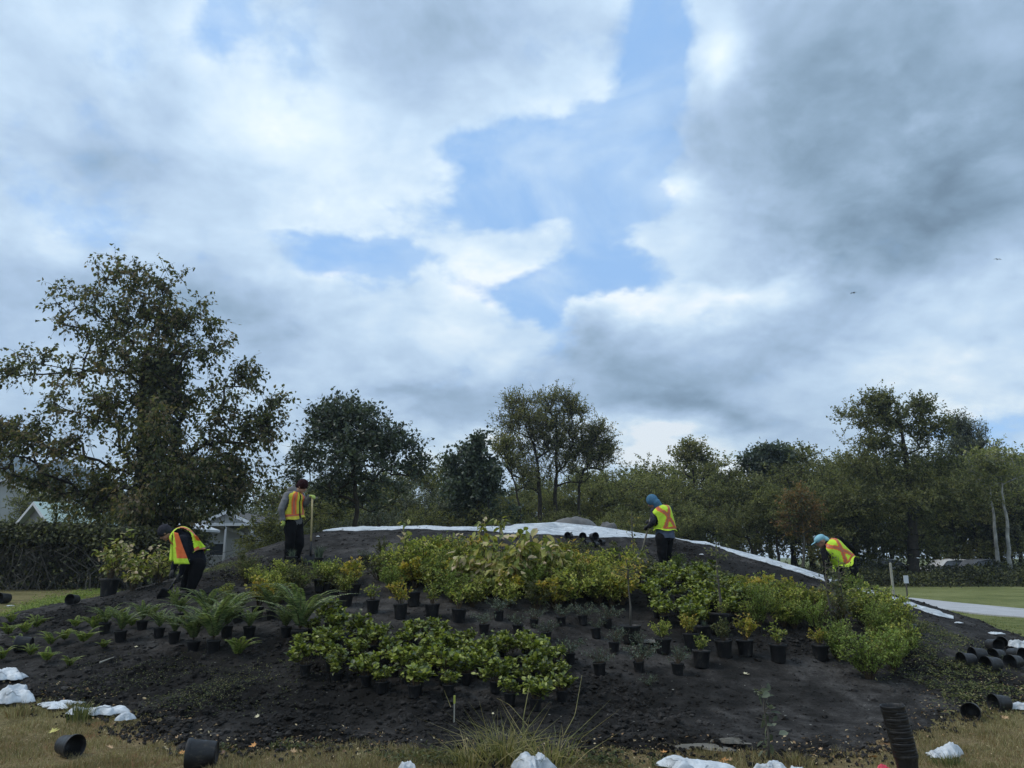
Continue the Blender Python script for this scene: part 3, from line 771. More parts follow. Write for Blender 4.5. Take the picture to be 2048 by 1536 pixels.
def low_hedge(name, label, x0p, x1p, Y, h, n, mat, spread=.6, L=.12, cat='hedge', dy=0, kind=None):
    lf = Geo(); r = np.random.default_rng(int(x0p + Y)); st = Geo()
    x0, x1 = at(x0p, 1150, Y)[0], at(x1p, 1150, Y)[0]
    X = r.uniform(x0, x1, n); hh = h * (.75 + .5 * fbm(X, X * 0 + Y, 1.6, 3) + .25); Yy = Y + (X - x0) * dy + r.normal(0, spread, n)
    Z = hh * r.random(n) ** .55 * np.exp(-((Yy - Y - (X - x0) * dy) / (spread * 2)) ** 2)
    P = np.stack([X, Yy, H(X, Yy) + Z], 1)
    leaves4(lf, P, rvec(n, r) + np.array([0, 0, .1]), unit(rvec(n, r) + np.array([0, 0, 1.])), L * (.7 + .6 * r.random(n)), L * .7 * (.7 + .6 * r.random(n)))
    k = n // 60; i = r.integers(0, n, k); B = P[i].copy(); B[:, 2] = H(B[:, 0], B[:, 1]) - .03
    frusta(st, B, P[i], np.full(k, .012), np.full(k, .005), 4)
    t = thing(name, label, cat) if kind is None else None
    if t:
        if st.v:
            q = st.v; Vs = np.concatenate(q); Qs = np.concatenate(st.f[4]); lf.add(Vs, Qs, mi=1)
        lf.build('leaves', [mat, M['bark_grey']], t)
    else: tag(lf.build(name, mat), label, cat, kind='stuff')
low_hedge('low_hedge', 'low dark scrubby hedge between the right-hand lawn and the car park', 1560, 2200, 45.5, .95, 16000, M['lf_hedge'], .8, .13)
low_hedge('low_hedge', 'dark undergrowth under the largest right-hand tree', 1450, 2150, 49, 1.3, 9000, M['lf_hedge'], 1.0, .16)
low_hedge('ground_cover', 'leafy green ground cover on the bank behind the mound at left', 400, 640, 25.5, .75, 16000, M['lf_ivy'], 1.5, .11, kind='stuff')
low_hedge('low_hedge', 'broad olive undergrowth at the foot of the forest behind the mound crest', 600, 1500, 40, 1.6, 22000, M['lf_olive'], 1.4, .14)

# ------------------------------------------------------------------ far hill
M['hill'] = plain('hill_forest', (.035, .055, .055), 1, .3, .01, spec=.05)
def hill():
    xs = np.linspace(-1000, 300, 90); ys = np.linspace(880, 1240, 24); X, Y = np.meshgrid(xs, ys)
    prof = np.interp(xs, [-1000, -760, -590, -470, -330, -180, 0, 180, 300], [130, 165, 118, 66, 34, 20, 12, 5, 0])[None]
    Z = prof * np.sin(np.clip((Y - 880) / 360, 0, 1) * PI) ** .8 * (1 + .3 * fbm(X, Y, 95, 4)) - 2
    i = np.arange(89)[None] + (np.arange(23) * 90)[:, None]
    Geo().add(np.stack([X, Y, Z], -1), np.stack([i, i + 1, i + 91, i + 90], -1)).build('hills', M['hill'], None, True)['kind'] = 'structure'
hill()

# ------------------------------------------------------------------ nursery plants
M['lf_yellow'] = leafmat('yellow_green_leaves', [(.085, .115, .028), (.15, .19, .042), (.24, .28, .058), (.35, .37, .085), (.46, .43, .12)], .38, .5, .25, cl=6)
M['lf_gold'] = leafmat('golden_leaves', [(.15, .17, .03), (.24, .24, .04), (.36, .32, .05), (.48, .38, .07), (.46, .30, .08)], .35, .5, .12, cl=6)
M['lf_fresh'] = leafmat('fresh_green_leaves', [(0.105, 0.158, 0.033), (0.180, 0.240, 0.053), (0.240, 0.300, 0.072), (0.315, 0.367, 0.105)], .35, .5, .12, cl=6)
M['lf_shrub'] = leafmat('dull_green_leaves', [(0.045, 0.060, 0.024), (0.083, 0.102, 0.038), (0.128, 0.143, 0.053), (0.195, 0.180, 0.075)], .3, .55, .2, cl=6)
M['lf_salal'] = leafmat('salal_leaves', [(.045, .062, .014), (.085, .115, .022), (.15, .185, .030), (.24, .27, .045), (.36, .38, .09)], .3, .36, .18, .4, cl=4)
M['lf_broad'] = leafmat('broad_leaves', [(.10, .13, .035), (.19, .22, .05), (.30, .31, .08), (.42, .40, .13), (.55, .42, .28)], .35, .45, .1, cl=6)
M['lf_blue'] = leafmat('low_evergreen_leaves', [(0.027, 0.045, 0.030), (0.053, 0.078, 0.051), (0.090, 0.123, 0.083), (0.143, 0.173, 0.112)], .2, .45, .2, .5, cl=8)
M['lf_fern'] = leafmat('fern_fronds', [(0.060, 0.093, 0.033), (0.105, 0.150, 0.051), (0.158, 0.203, 0.075), (0.225, 0.255, 0.105)], .3, .5, .18, cl=5)
M['lf_fernlight'] = leafmat('light_fern_fronds', [(0.092, 0.138, 0.029), (0.149, 0.207, 0.046), (0.207, 0.253, 0.063), (0.276, 0.299, 0.092)], .3, .5, .15, cl=5)
M['lf_tall'] = leafmat('tall_grass', [(0.105, 0.112, 0.038), (0.195, 0.195, 0.068), (0.300, 0.270, 0.105), (0.390, 0.315, 0.150)], .3, .5, .15, cl=6)

def shrub(seed, h, spread, ns, nl, L, W, close=False, side=4, lo=.25, droop=.0, up=.5, stemr=.006):
    r = np.random.default_rng(seed); st = Geo(); lf = Geo()
    n = ns; th = r.random(n) * 2 * PI; inc = spread * np.sqrt(r.random(n)); hh = h * (.6 + .4 * r.random(n)) * (1 - .25 * (inc / spread) ** 2)
    top = np.stack([np.cos(th) * inc, np.sin(th) * inc, hh], 1)
    b = top * [.10, .10, 0]; m1 = b + (top - b) * [.30, .30, .42] ; m2 = b + (top - b) * [.66, .66, .76] + r.normal(0, .015, (n, 3))
    S = [b, m1, m2, top]; rr = [stemr, stemr * .8, stemr * .55, stemr * .25]
    for i in range(3): frusta(st, S[i], S[i + 1], np.full(n, rr[i]), np.full(n, rr[i + 1]), 4)
    def on(t, k):
        t3 = t * 3; i = np.minimum(t3.astype(int), 2); f = (t3 - i)[:, None]
        A = np.stack(S, 1)[k]; a = np.arange(len(k)); return A[a, i] * (1 - f) + A[a, i + 1] * f
    k = np.repeat(np.arange(n), side); t = lo + (1 - lo) * r.random(len(k)); p = on(t, k)
    d = unit(rvec(len(k), r) * [1, 1, .5] + unit(top[k] * [1, 1, 0] + 1e-6) * .5 + np.array([0, 0, up])); ln = h * (.12 + .16 * r.random(len(k)))
    e = p + d * ln[:, None]; frusta(st, p, e, np.full(len(k), stemr * .4), np.full(len(k), stemr * .2), 3)
    kk = r.integers(0, len(k), nl); a = r.random(nl) ** .7; P = p[kk] + (e - p)[kk] * a[:, None]
    m = nl // 3; kk2 = r.integers(0, n, m); P[:m] = on(lo + (1 - lo) * r.random(m), kk2)
    dd = unit(d[kk] * .6 + rvec(nl, r) * .8 + np.array([0, 0, up * .4 - droop])); nm = unit(rvec(nl, r) * .7 + np.array([0, 0, 1.]))
    s = .55 + .8 * r.random(nl)
    P = P + rvec(nl, r) * (L * .25)
    (leaves8 if close else leaves4)(lf, P, dd, nm, L * s, W * s)
    return st, lf

def fern(seed, n, L, upr, W=.1, pin=26):
    r = np.random.default_rng(seed); lf = Geo(); st = Geo()
    for i in range(n):
        a = i * 2.4 + r.normal(0, .3); l = L * r.uniform(.65, 1.05); u = upr * r.uniform(.7, 1.2); t = np.linspace(0, 1, 9)
        rad_ = l * (.15 * t + .62 * t ** 1.6) * (1.25 - u * .5); z = l * u * (1.15 * t - .55 * t ** 2.4) + .02
        P = np.stack([np.cos(a) * rad_, np.sin(a) * rad_, z], 1)
        tube(st, P, np.linspace(.004, .0012, 9), 3, caps=False)
        q = np.linspace(.08, .99, pin); C = np.stack([np.interp(q, t, P[:, j]) for j in range(3)], 1)
        T = unit(np.gradient(C, axis=0)); S = unit(np.cross(T, [0, 0, 1.])); w = W * np.sin(np.clip(q * 1.02, 0, 1) ** .55 * PI) ** .8 * .62 + .006
        for sg in (-1, 1):
            d = unit(S * sg + T * .35 + np.array([0, 0, -.12])); nn = unit(np.cross(d, T) * sg + r.normal(0, .15, (pin, 3)))
            leaves4(lf, C, d, nn, w, np.full(pin, l / pin * .95))
    return st, lf

def grass_tuft(seed, n, h, spread, w=.006, lean=.4):
    r = np.random.default_rng(seed); g = Geo()
    th = r.random(n) * 2 * PI; q = lean * r.random(n) ** 1.5; b = np.stack([np.cos(th), np.sin(th), th * 0], 1) * (spread * r.random(n))[:, None]
    hh = h * (.4 + .6 * r.random(n)); d = np.stack([np.cos(th) * q, np.sin(th) * q, np.ones(n)], 1)
    m = b + d * (hh * .6)[:, None]; t = m + (d * [2.4, 2.4, .6] + r.normal(0, .15 + .5 * (lean > .6), (n, 3))) * (hh * .45)[:, None]
    s = unit(np.cross(d, rvec(n, r))) * w
    V = np.stack([b - s, b + s, m + s * .8, m - s * .8, t], 1).reshape(-1, 3); o = np.arange(n)[:, None] * 5
    g.add(V, o + [0, 1, 2, 3], o + [3, 2, 4]); return None, g

PK = {}   # kind -> list of (stem mesh, leaf mesh), unit height, leaf material
def kind(name, hgt, mat, gens):
    v = []
    for st, lf in gens:
        v.append((st.mesh(name + '_stems', M['stem']) if st else None, lf.mesh(name + '_foliage', M[mat])))
    PK[name] = (v, hgt)
kind('yellow', .55, 'lf_yellow', [shrub(100 + i, .55, .26, 15, 1150, .040, .024, side=7, lo=.18) for i in range(3)])
kind('fresh', .60, 'lf_fresh', [shrub(110 + i, .60, .28, 20, 2300, .034, .017, side=9, up=.8, lo=.12) for i in range(2)])
kind('gold', .40, 'lf_gold', [shrub(120 + i, .40, .19, 11, 480, .042, .030, side=5) for i in range(3)])
kind('mixed', .35, 'lf_yellow', [shrub(130 + i, .35, .19, 9, 260, .042, .028, side=4) for i in range(3)])
kind('shrub', .55, 'lf_shrub', [shrub(140 + i, .55, .28, 15, 1100, .040, .022, side=6) for i in range(3)])
kind('broad', .75, 'lf_broad', [shrub(150 + i, .75, .28, 11, 300, .12, .07, True, side=4, droop=.9, up=.2, lo=.3) for i in range(3)])
kind('broadfine', .75, 'lf_broad', [shrub(155 + i, .75, .30, 11, 420, .075, .042, True, side=5, droop=.5, up=.3, lo=.25) for i in range(2)])
kind('salal', .32, 'lf_salal', [shrub(160 + i, .32, .20, 12, 260, .066, .048, True, side=5, up=.7, lo=.35) for i in range(4)])
kind('low', .20, 'lf_blue', [shrub(170 + i, .20, .20, 14, 520, .020, .010, side=7, up=.1, lo=.2, droop=.2, stemr=.003) for i in range(3)])
kind('fern', .60, 'lf_fern', [fern(180 + i, 22, .78, .86, .085, 30) for i in range(3)])
kind('lightfern', .22, 'lf_fernlight', [fern(190 + i, 11, .30, .75, .075, 18) for i in range(3)])
kind('tuft', .30, 'lf_blue', [grass_tuft(200 + i, 90, .32, .07) for i in range(2)])
kind('spindly', .9, 'lf_shrub', [shrub(210 + i, .9, .09, 3, 150, .045, .024, side=16, lo=.25, up=.4) for i in range(2)])

def pot_mesh():
    g = Geo()
    lathe(g, [(0, .004), (.076, .004), (.078, .0), (.083, .012), (.098, .150), (.100, .152), (.101, .168), (.108, .170), (.1095, .196), (.1085, .200), (.1050, .199), (.1035, .172), (.096, .150), (.080, .016), (0, .015)], 28)
    return g.mesh('nursery_pot', M['pot'], True)
def potsoil_mesh():
    g = Geo(); lathe(g, [(.0985, .164), (.07, .172), (.03, .176), (0, .177)], 20); return g.mesh('potting_soil', M['potsoil'], True)
POT, PSOIL = pot_mesh(), potsoil_mesh()
cnt_ = 0
def plant(kd, px, py, hp, potw, name, label, cat='shrub', group=None, wide=1., lean=0, Y=None):
    """a plant standing where the photograph shows its base; potw is the rim width, 0 when it is planted"""
    global cnt_
    cnt_ += 1
    r = random.Random(cnt_ * 7 + int(px))
    g = ground_at(px, py); x, y = g[0], g[1]
    z = float(surf(x, y))
    t = thing(name, label, cat, (x, y, z), r.random() * 6.28, group)
    k = y / F; off = 0
    if potw:
        s = potw * k / .219
        p = link('pot', POT, t); p.scale = (s, s, s * r.uniform(.95, 1.1)); p.location = (0, 0, -.012)
        p.rotation_euler = (r.uniform(-.07, .07) + lean, r.uniform(-.07, .07), 0)
        q = link('potting_soil', PSOIL, p)
        off = .16 * s
    if kd:
        v, uh = PK[kd]; st, lf = r.choice(v); s = hp * k / uh
        for nm, me in (('stems', st), ('foliage', lf)):
            if me:
                o = link(nm, me, t); o.location = (0, 0, off); o.scale = (s * wide, s * wide, s)
    return t

UP = 'black-potted shrubs in the upper rows on the mound'
P_ = [ # kind, x, base y, foliage height, rim width, label
 ('yellow', 690, 1219, 50, 29, 'yellow-green shrub in black pot just right of the big fern'),
 ('mixed', 745, 1230, 34, 27, 'small sparse green plant in black pot between the yellow-green one and the orange one'),
 ('gold', 801, 1243, 52, 29, 'orange-leaved shrub in black pot in front of an almost bare pot'),
 ('tuft', 827, 1217, 12, 28, 'nearly bare black pot just behind the orange-leaved potted shrub'),
 ('mixed', 864, 1242, 44, 30, 'thin shrub in wide-rimmed black pot with its soil showing, in the front pot row'),
 ('mixed', 917, 1249, 50, 30, 'sparse yellow shrub in black pot at the right end of the front pot row'),
 ('tuft', 641, 1190, 8, 28, 'bare soil-filled black pot behind the big fern'),
 ('gold', 707, 1196, 60, 24, 'golden shrub in black pot behind the yellow-green potted shrub'),
 ('yellow', 658, 1192, 56, 24, 'leafy yellow shrub in black pot on the left of the golden one'),
 ('low', 727, 1140, 20, 26, 'low dark plant in black pot on the bare slope left of the tall yellow shrubs'),
 ('tuft', 636, 1141, 30, 19, 'grassy plant in small black pot beside the upright shovel blade'),
 ('tuft', 582, 1143, 22, 22, 'grassy plant in black pot at the feet of the person in grey jacket'),
 ('gold', 514, 1242, 66, 24, 'golden-tipped shrub in black pot left of the big fern'),
 ('low', 968, 1273, 30, 21, 'low dark evergreen in black pot, leftmost of the small pots behind the salal patch'),
 ('low', 998, 1246, 34, 21, 'low evergreen in black pot up behind the leftmost small pot'),
 ('low', 1036, 1274, 26, 22, 'low evergreen in wide black pot touching the salal patch'),
 ('low', 1068, 1259, 28, 18, 'low evergreen in narrow black pot between two wider ones'),
 ('low', 1094, 1286, 30, 20, 'low evergreen in black pot at the right corner of the salal patch'),
 ('low', 1123, 1256, 30, 20, 'low evergreen in black pot below the yellow shrubs at mid mound'),
 ('low', 1167, 1256, 32, 20, 'upright low evergreen in black pot left of the tilted one'),
 ('low', 1217, 1261, 34, 20, 'low evergreen in tilted black pot left of the potted sapling'),
 ('low', 1193, 1281, 24, 21, 'low evergreen in black pot left in front of the big sapling pot'),
 ('low', 1228, 1309, 34, 22, 'bushy bluish evergreen in black pot in front of the big sapling pot'),
 ('low', 1287, 1314, 28, 22, 'low evergreen in black pot right in front of the big sapling pot'),
 ('low', 1279, 1350, 46, 22, 'bluish evergreen half hiding its black pot, below the sapling'),
 ('low', 1200, 1357, 34, 26, 'trailing evergreen in black pot in the front row right of the salal patch'),
 ('low', 1140, 1332, 34, 23, 'low evergreen in black pot against the right edge of the salal patch'),
 ('low', 1356, 1358, 36, 25, 'bluish evergreen in narrow black pot, frontmost on the right slope'),
 ('tuft', 1160, 1290, 10, 0, 'small loose tuft on the soil among the little pots'),
 ('yellow', 1326, 1315, 44, 32, 'yellow-green shrub in black pot, leftmost of the right-hand pot row'),
 ('gold', 1384, 1311, 46, 32, 'golden shrub in black pot second in the right-hand pot row'),
 ('mixed', 1403, 1345, 36, 35, 'sparse shrub in the frontmost wide black pot of the right-hand group'),
 ('tuft', 1410, 1290, 16, 30, 'nearly bare black pot behind the golden shrub on the right'),
 ('mixed', 1440, 1276, 30, 42, 'large wide-rimmed black pot with a few leaves behind the right-hand row'),
 ('shrub', 1450, 1326, 46, 34, 'dull green shrub in black pot in the middle of the right-hand row'),
 ('gold', 1493, 1321, 56, 33, 'bright yellow shrub in black pot in the right-hand row'),
 ('mixed', 1558, 1331, 46, 34, 'green and orange shrub in black pot with gaps on both sides'),
 ('gold', 1641, 1325, 38, 32, 'orange-leaved shrub in the last black pot at the right end of the row'),
 ('low', 1012, 1300, 20, 0, 'low trailing plant on the soil below the small pots'),
 ('low', 1295, 1380, 24, 0, 'low weedy plant on the bare soil in front of the pots'),
]
for kd, x, y, h, w, lab in P_:
    plant(kd, x, y, h, w, 'potted_shrub' if w else 'small_plant', lab, 'potted plant' if w else 'plant', UP if w else None, lean=.16 if 'tilted' in lab else 0)

# the tall potted sapling
def sapling(px, py, topy, potw, label, lm, nl, crown_lo, wide, seed, L=.045, W=.024):
    g = ground_at(px, py); k = g[1] / F; z = float(surf(g[0], g[1]))
    t = thing('potted_sapling' if potw else 'sapling', label, 'sapling', (g[0], g[1], z))
    off = 0
    if potw:
        s = potw * k / .219; p = link('pot', POT, t); p.scale = (s, s, s * .9); link('potting_soil', PSOIL, p); off = .15 * s
    h = (py - topy) * k - off; r = np.random.default_rng(seed)
    st = Geo(); lf = Geo()
    P = np.array([[0, 0, 0], [.01, 0, h * .35], [-.01, .01, h * .7], [.0, 0, h]]) + [0, 0, off]
    tube(st, P, [.018 * h + .002, .013 * h + .002, .008 * h + .001, .003], 6)
    n = 26; zz = h * (crown_lo + (1 - crown_lo) * r.random(n)) + off; b = np.stack([zz * 0, zz * 0, zz], 1)
    d = unit(rvec(n, r) * [1, 1, .3] + np.array([0, 0, .35])); e = b + d * (wide * r.uniform(.4, 1, n))[:, None]
    frusta(st, b, e, np.full(n, .0045), np.full(n, .0015), 4)
    kk = r.integers(0, n, nl); a = .25 + .75 * r.random(nl); Q = b[kk] + (e - b)[kk] * a[:, None] + r.normal(0, .02, (nl, 3))
    s = .6 + .7 * r.random(nl)
    leaves8(lf, Q, d[kk] * .5 + rvec(nl, r) * .8 + [0, 0, -.3], unit(rvec(nl, r) + [0, 0, 1]), L * s, W * s)
    st.build('stem', M['bark_grey'], t, True); lf.build('foliage', M[lm], t)
sapling(1262, 1291, 1150, 40, 'sapling with bare grey stem in the biggest black pot, right of the mound centre', 'lf_gold', 170, .78, .32, 301)
sapling(1443, 1268, 1098, 0, 'slim dark-leaved sapling standing against the white fabric strip', 'lf_shrub', 170, .40, .20, 302)
sapling(1663, 1272, 1140, 0, 'leaning dark sapling in front of the person in teal hat', 'lf_shrub', 150, .45, .22, 303)
sapling(1690, 1262, 1130, 0, 'dark bushy sapling hiding the legs of the person in teal hat', 'lf_shrub', 420, .30, .26, 304)
sapling(1268, 1150, 1032, 0, 'thin yellow-leaved sapling left of the person in blue hood', 'lf_gold', 45, .35, .16, 305)
sapling(805, 1180, 1060, 0, 'single-stemmed sapling with broad top leaves standing above the yellow shrubs', 'lf_broad', 26, .70, .10, 306, .13, .07)
sapling(963, 1140, 1052, 0, 'dark broad-leaved sapling silhouetted on the white fabric, left one', 'lf_broad', 30, .70, .16, 307, .13, .06)
sapling(1000, 1140, 1050, 0, 'dark broad-leaved sapling silhouetted on the white fabric, right one', 'lf_broad', 24, .75, .16, 308, .12, .06)

# unpotted rows: kind, x, base y, height, width factor, label
S_ = [
 ('yellow', 772, 1160, 62, 1.1, 'leftmost of the tall yellow-green shrubs on the upper mound'),
 ('shrub', 762, 1118, 40, .8, 'dark little shrub at the upper left end of the shrub rows'),
 ('yellow', 815, 1172, 84, 1.0, 'bright yellow-green shrub round the single-stemmed sapling'),
 ('yellow', 850, 1165, 94, 1.1, 'tallest bright yellow-green shrub left of the large-leaved ones'),
 ('fresh', 872, 1188, 70, 1.0, 'light green shrub in front of the tallest yellow-green one'),
 ('yellow', 912, 1175, 84, 1.1, 'yellow-green shrub midway between sapling and large-leaved shrubs'),
 ('fresh', 905, 1215, 66, 1.25, 'round light green shrub right above the two front pots'),
 ('yellow', 945, 1222, 62, 1.15, 'spreading yellow-green shrub right of the round light green one'),
 ('broad', 960, 1190, 122, 1.0, 'large-leaved shrub with drooping yellow-green leaves, left one of the group'),
 ('broad', 1003, 1192, 126, 1.0, 'large-leaved shrub with drooping yellow-green leaves, second of the group'),
 ('broad', 1044, 1190, 128, 1.0, 'large-leaved shrub with drooping leaves, in the middle of its group'),
 ('broad', 1085, 1190, 120, 1.0, 'large-leaved shrub with some pale pinkish leaves, fourth of the group'),
 ('broad', 1118, 1192, 108, 1.0, 'large-leaved shrub with some pale pinkish leaves, right one of the group'),
 ('gold', 1018, 1212, 66, 1.0, 'golden-yellow shrub under the large-leaved shrubs'),
 ('fresh', 1068, 1206, 62, 1.0, 'light green shrub between the two golden ones'),
 ('gold', 1112, 1226, 66, 1.1, 'golden-yellow shrub right below the large-leaved shrubs'),
 ('broad', 1142, 1196, 50, .7, 'small open shrub with a few large leaves right of the golden one'),
 ('yellow', 1166, 1202, 80, .9, 'upright yellow-green shrub with spiky shoots at mid mound'),
 ('yellow', 1192, 1212, 76, 1.0, 'yellow-green shrub left of the potted sapling'),
 ('yellow', 1222, 1220, 70, .9, 'yellow-green shrub right behind the tilted pot'),
 ('shrub', 1150, 1146, 66, 1.0, 'dull green shrub below the three empty pots on the crest'),
 ('shrub', 1200, 1150, 52, 1.2, 'dull green shrub below the pile of empty pots near the crest'),
 ('shrub', 1235, 1154, 62, 1.0, 'dull green shrub left of the shovel of the person in blue hood'),
 ('yellow', 1270, 1150, 66, .7, 'shrub with yellow top at the shovel blade of the person in blue hood'),
 ('shrub', 1300, 1152, 36, 1.1, 'low dark shrub at the left foot of the person in blue hood'),
 ('fresh', 1355, 1150, 36, 1.2, 'low green shrub right behind the legs of the person in blue hood'),
 ('shrub', 1392, 1156, 36, 1.3, 'dark spreading shrub right of the person in blue hood'),
 ('yellow', 1478, 1210, 52, 1.0, 'yellow-green shrub at the left of the right-hand shrub rows'),
 ('gold', 1490, 1195, 40, 1.1, 'golden shrub at the upper left of the right-hand shrub rows'),
 ('fresh', 1518, 1262, 84, .9, 'tall light green shrub above the bright yellow potted one'),
 ('yellow', 1530, 1206, 54, 1.1, 'yellow-green shrub with its top against the white fabric'),
 ('gold', 1578, 1210, 46, 1.0, 'gold-tipped shrub just below the white fabric'),
 ('yellow', 1560, 1240, 62, 1.2, 'broad yellow-green shrub over the gap in the right-hand pot row'),
 ('yellow', 1605, 1245, 70, 1.0, 'yellow-green shrub between gold-tipped shrub and dark sapling'),
 ('fresh', 1590, 1262, 54, 1.2, 'light green shrub directly above the potted green and orange one'),
 ('yellow', 1640, 1240, 66, 1.1, 'bright yellow-green shrub left of the leaning dark sapling'),
 ('fresh', 1712, 1230, 70, 1.0, 'light green shrub right of the bushy dark sapling'),
 ('yellow', 1738, 1262, 84, 1.2, 'large yellow-green shrub in the middle of the right-end clump'),
 ('yellow', 1782, 1255, 76, 1.1, 'yellow-green shrub at the top right of the right-end clump'),
 ('yellow', 1806, 1275, 62, 1.0, 'yellow-green shrub on the outer right side of the right-end clump'),
 ('fresh', 1762, 1290, 76, 1.1, 'light green shrub behind the frontmost feathery one'),
 ('fresh', 1676, 1322, 78, .95, 'round light green shrub beside the last orange potted one'),
 ('fresh', 1740, 1362, 92, 1.35, 'frontmost feathery light green shrub at the right end of the planting'),
 ('fresh', 1788, 1345, 76, 1.1, 'feathery light green shrub right of the frontmost one'),
 ('yellow', 1812, 1318, 70, .9, 'open yellow-green shrub at the far right of the planting'),
 ('shrub', 1830, 1300, 50, 1.0, 'dull shrub left of the overturned pot on the right slope'),
 ('shrub', 330, 1148, 34, 1.2, 'dark weedy shrub on the slope behind the bent person'),
 ('shrub', 428, 1128, 30, 1.0, 'small grey-green plant right of the bent person'),
 ('yellow', 450, 1218, 48, .7, 'small yellow shrub behind the tall ferns'),
 ('fresh', 345, 1222, 36, .6, 'light green shrub at the shovel blade of the bent person'),
 ('yellow', 545, 1210, 66, .7, 'slender yellow shrub rising left behind the big fern'),
 ('shrub', 590, 1200, 74, .9, 'dull green shrub behind the big fern'),
 ('shrub', 500, 1150, 22, 1.2, 'low green plant on the dug soil left of the person in grey jacket'),
]
for kd, x, y, h, w, lab in S_:
    plant(kd, x, y, h, 0 if kd != 'fresh' else 0, 'shrub', lab, 'shrub', 'shrubs set out on the mound', wide=w)

# broad-leaved sapling cluster at the left, behind the bent person
for i, (x, y, h, lab) in enumerate([(215, 1197, 96, 'large-leaved light green shrub in a wide black pot left of the bent person'), (262, 1190, 90, 'large-leaved light green shrub just left of the bent person'), (318, 1176, 80, 'large-leaved shrub partly behind the bent person')]):
    plant('broadfine', x, y, h, 36 if i == 0 else 0, 'potted_shrub' if i == 0 else 'shrub', lab, 'shrub', None, wide=1.15)

# ferns
F_ = [('fern', 385, 1305, 86, 26, 'potted sword fern at the left of the tallest fern'), ('fern', 425, 1311, 118, 26, 'tallest potted sword fern, in the middle left of the mound'), ('fern', 347, 1295, 50, 23, 'small potted fern left of the tallest fern'),
      ('fern', 598, 1292, 118, 32, 'largest sword fern with arching fronds, left of the salal patch'), ('fern', 570, 1282, 60, 22, 'bluish fern under the largest fern'), ('fern', 497, 1284, 52, 24, 'small narrow potted fern between the two biggest ferns'),
      ('fern', 452, 1284, 80, 24, 'potted fern right behind the tallest fern'), ('fern', 240, 1291, 60, 24, 'potted fern with drooping fronds at the left'), ('fern', 316, 1283, 44, 22, 'short potted fern left of the small pot'),
      ('fern', 283, 1266, 50, 22, 'potted fern with fronds bending over its pot at the left'), ('fern', 208, 1272, 50, 22, 'leftmost of the dark potted ferns'), ('fern', 475, 1250, 60, 22, 'potted fern up behind the narrow one'), ('fern', 358, 1250, 50, 22, 'potted fern at the feet of the bent person'),
      ('fern', 410, 1255, 74, 24, 'upright potted fern right of the bent person'), ('fern', 542, 1245, 66, 20, 'upright fern left behind the largest fern')]
for kd, x, y, h, w, lab in F_:
    plant(kd, x, y, h, w, 'potted_fern', lab, 'fern', 'potted ferns on the left of the mound', wide=1.0)
LF = [(15, 1278, 36), (72, 1262, 32), (36, 1302, 30), (100, 1300, 34), (60, 1320, 28), (92, 1336, 36), (138, 1345, 32), (165, 1298, 44), (205, 1310, 26), (2, 1328, 34), (150, 1262, 30), (128, 1290, 30), (188, 1268, 40), (48, 1275, 30), (475, 1325, 48), (232, 1250, 34), (300, 1245, 34), (20, 1256, 26), (262, 1262, 30)]
for x, y, h in LF:
    lab = 'light green fern planted in the bare soil right of the tallest fern' if x == 475 else 'small light green fern planted in the dark soil at the far left'
    plant('lightfern', x, y, h * 1.1, 0, 'fern', lab, 'fern', 'small ferns planted at the far left' if x != 475 else None, wide=.8)

# salal: two dense patches of low potted plants
def fill(poly, n, mind, kd, hp, lab, grp, seed, potw=0):
    r = random.Random(seed); P = np.array([ground_at(*p)[:2] for p in poly]); pts = []
    lo, hi = P.min(0), P.max(0); tries = 0
    while len(pts) < n and tries < 6000:
        tries += 1
        q = (r.uniform(lo[0], hi[0]), r.uniform(lo[1], hi[1]))
        if polysd(P, np.array([q[0]]), np.array([q[1]]))[0] < 0 or fbm(q[0], q[1], .45, 2) < -.30: continue
        if any(math.hypot(q[0] - a, q[1] - b) < mind for a, b in pts): continue
        pts.append(q)
    for i, (x, y) in enumerate(pts):
        z = float(surf(x, y)); t = thing('salal_plant', lab, 'plant', (x, y, z), r.random() * 6.28, grp)
        v, uh = PK[kd]; st, lf = r.choice(v); s = hp * r.uniform(.7, 1.25) / uh
        if potw:
            p = link('pot', POT, t); p.scale = (potw / .219,) * 3
            link('potting_soil', PSOIL, p)
        for nm, me in (('stems', st), ('foliage', lf)):
            o = link(nm, me, t); o.location = (0, 0, .6 * potw); o.scale = (s * 1.15, s * 1.15, s)
fill([(592, 1380), (690, 1366), (770, 1408), (850, 1432), (915, 1405), (945, 1380), (990, 1420), (1080, 1436), (1130, 1420), (1128, 1360), (1100, 1325), (1020, 1296), (960, 1308), (890, 1276), (790, 1290), (740, 1306), (690, 1268), (640, 1250), (598, 1310)], 62, .235, 'salal', .22, 'low glossy green salal plant in the dense patch at the front of the mound', 'salal plants in the front patch', 5, .13)
fill([(1285, 1222), (1300, 1180), (1340, 1168), (1400, 1172), (1460, 1195), (1490, 1235), (1465, 1255), (1380, 1280), (1330, 1265)], 38, .24, 'salal', .25, 'green salal plant in the patch below the person in blue hood', 'salal plants in the right patch', 6, .14)

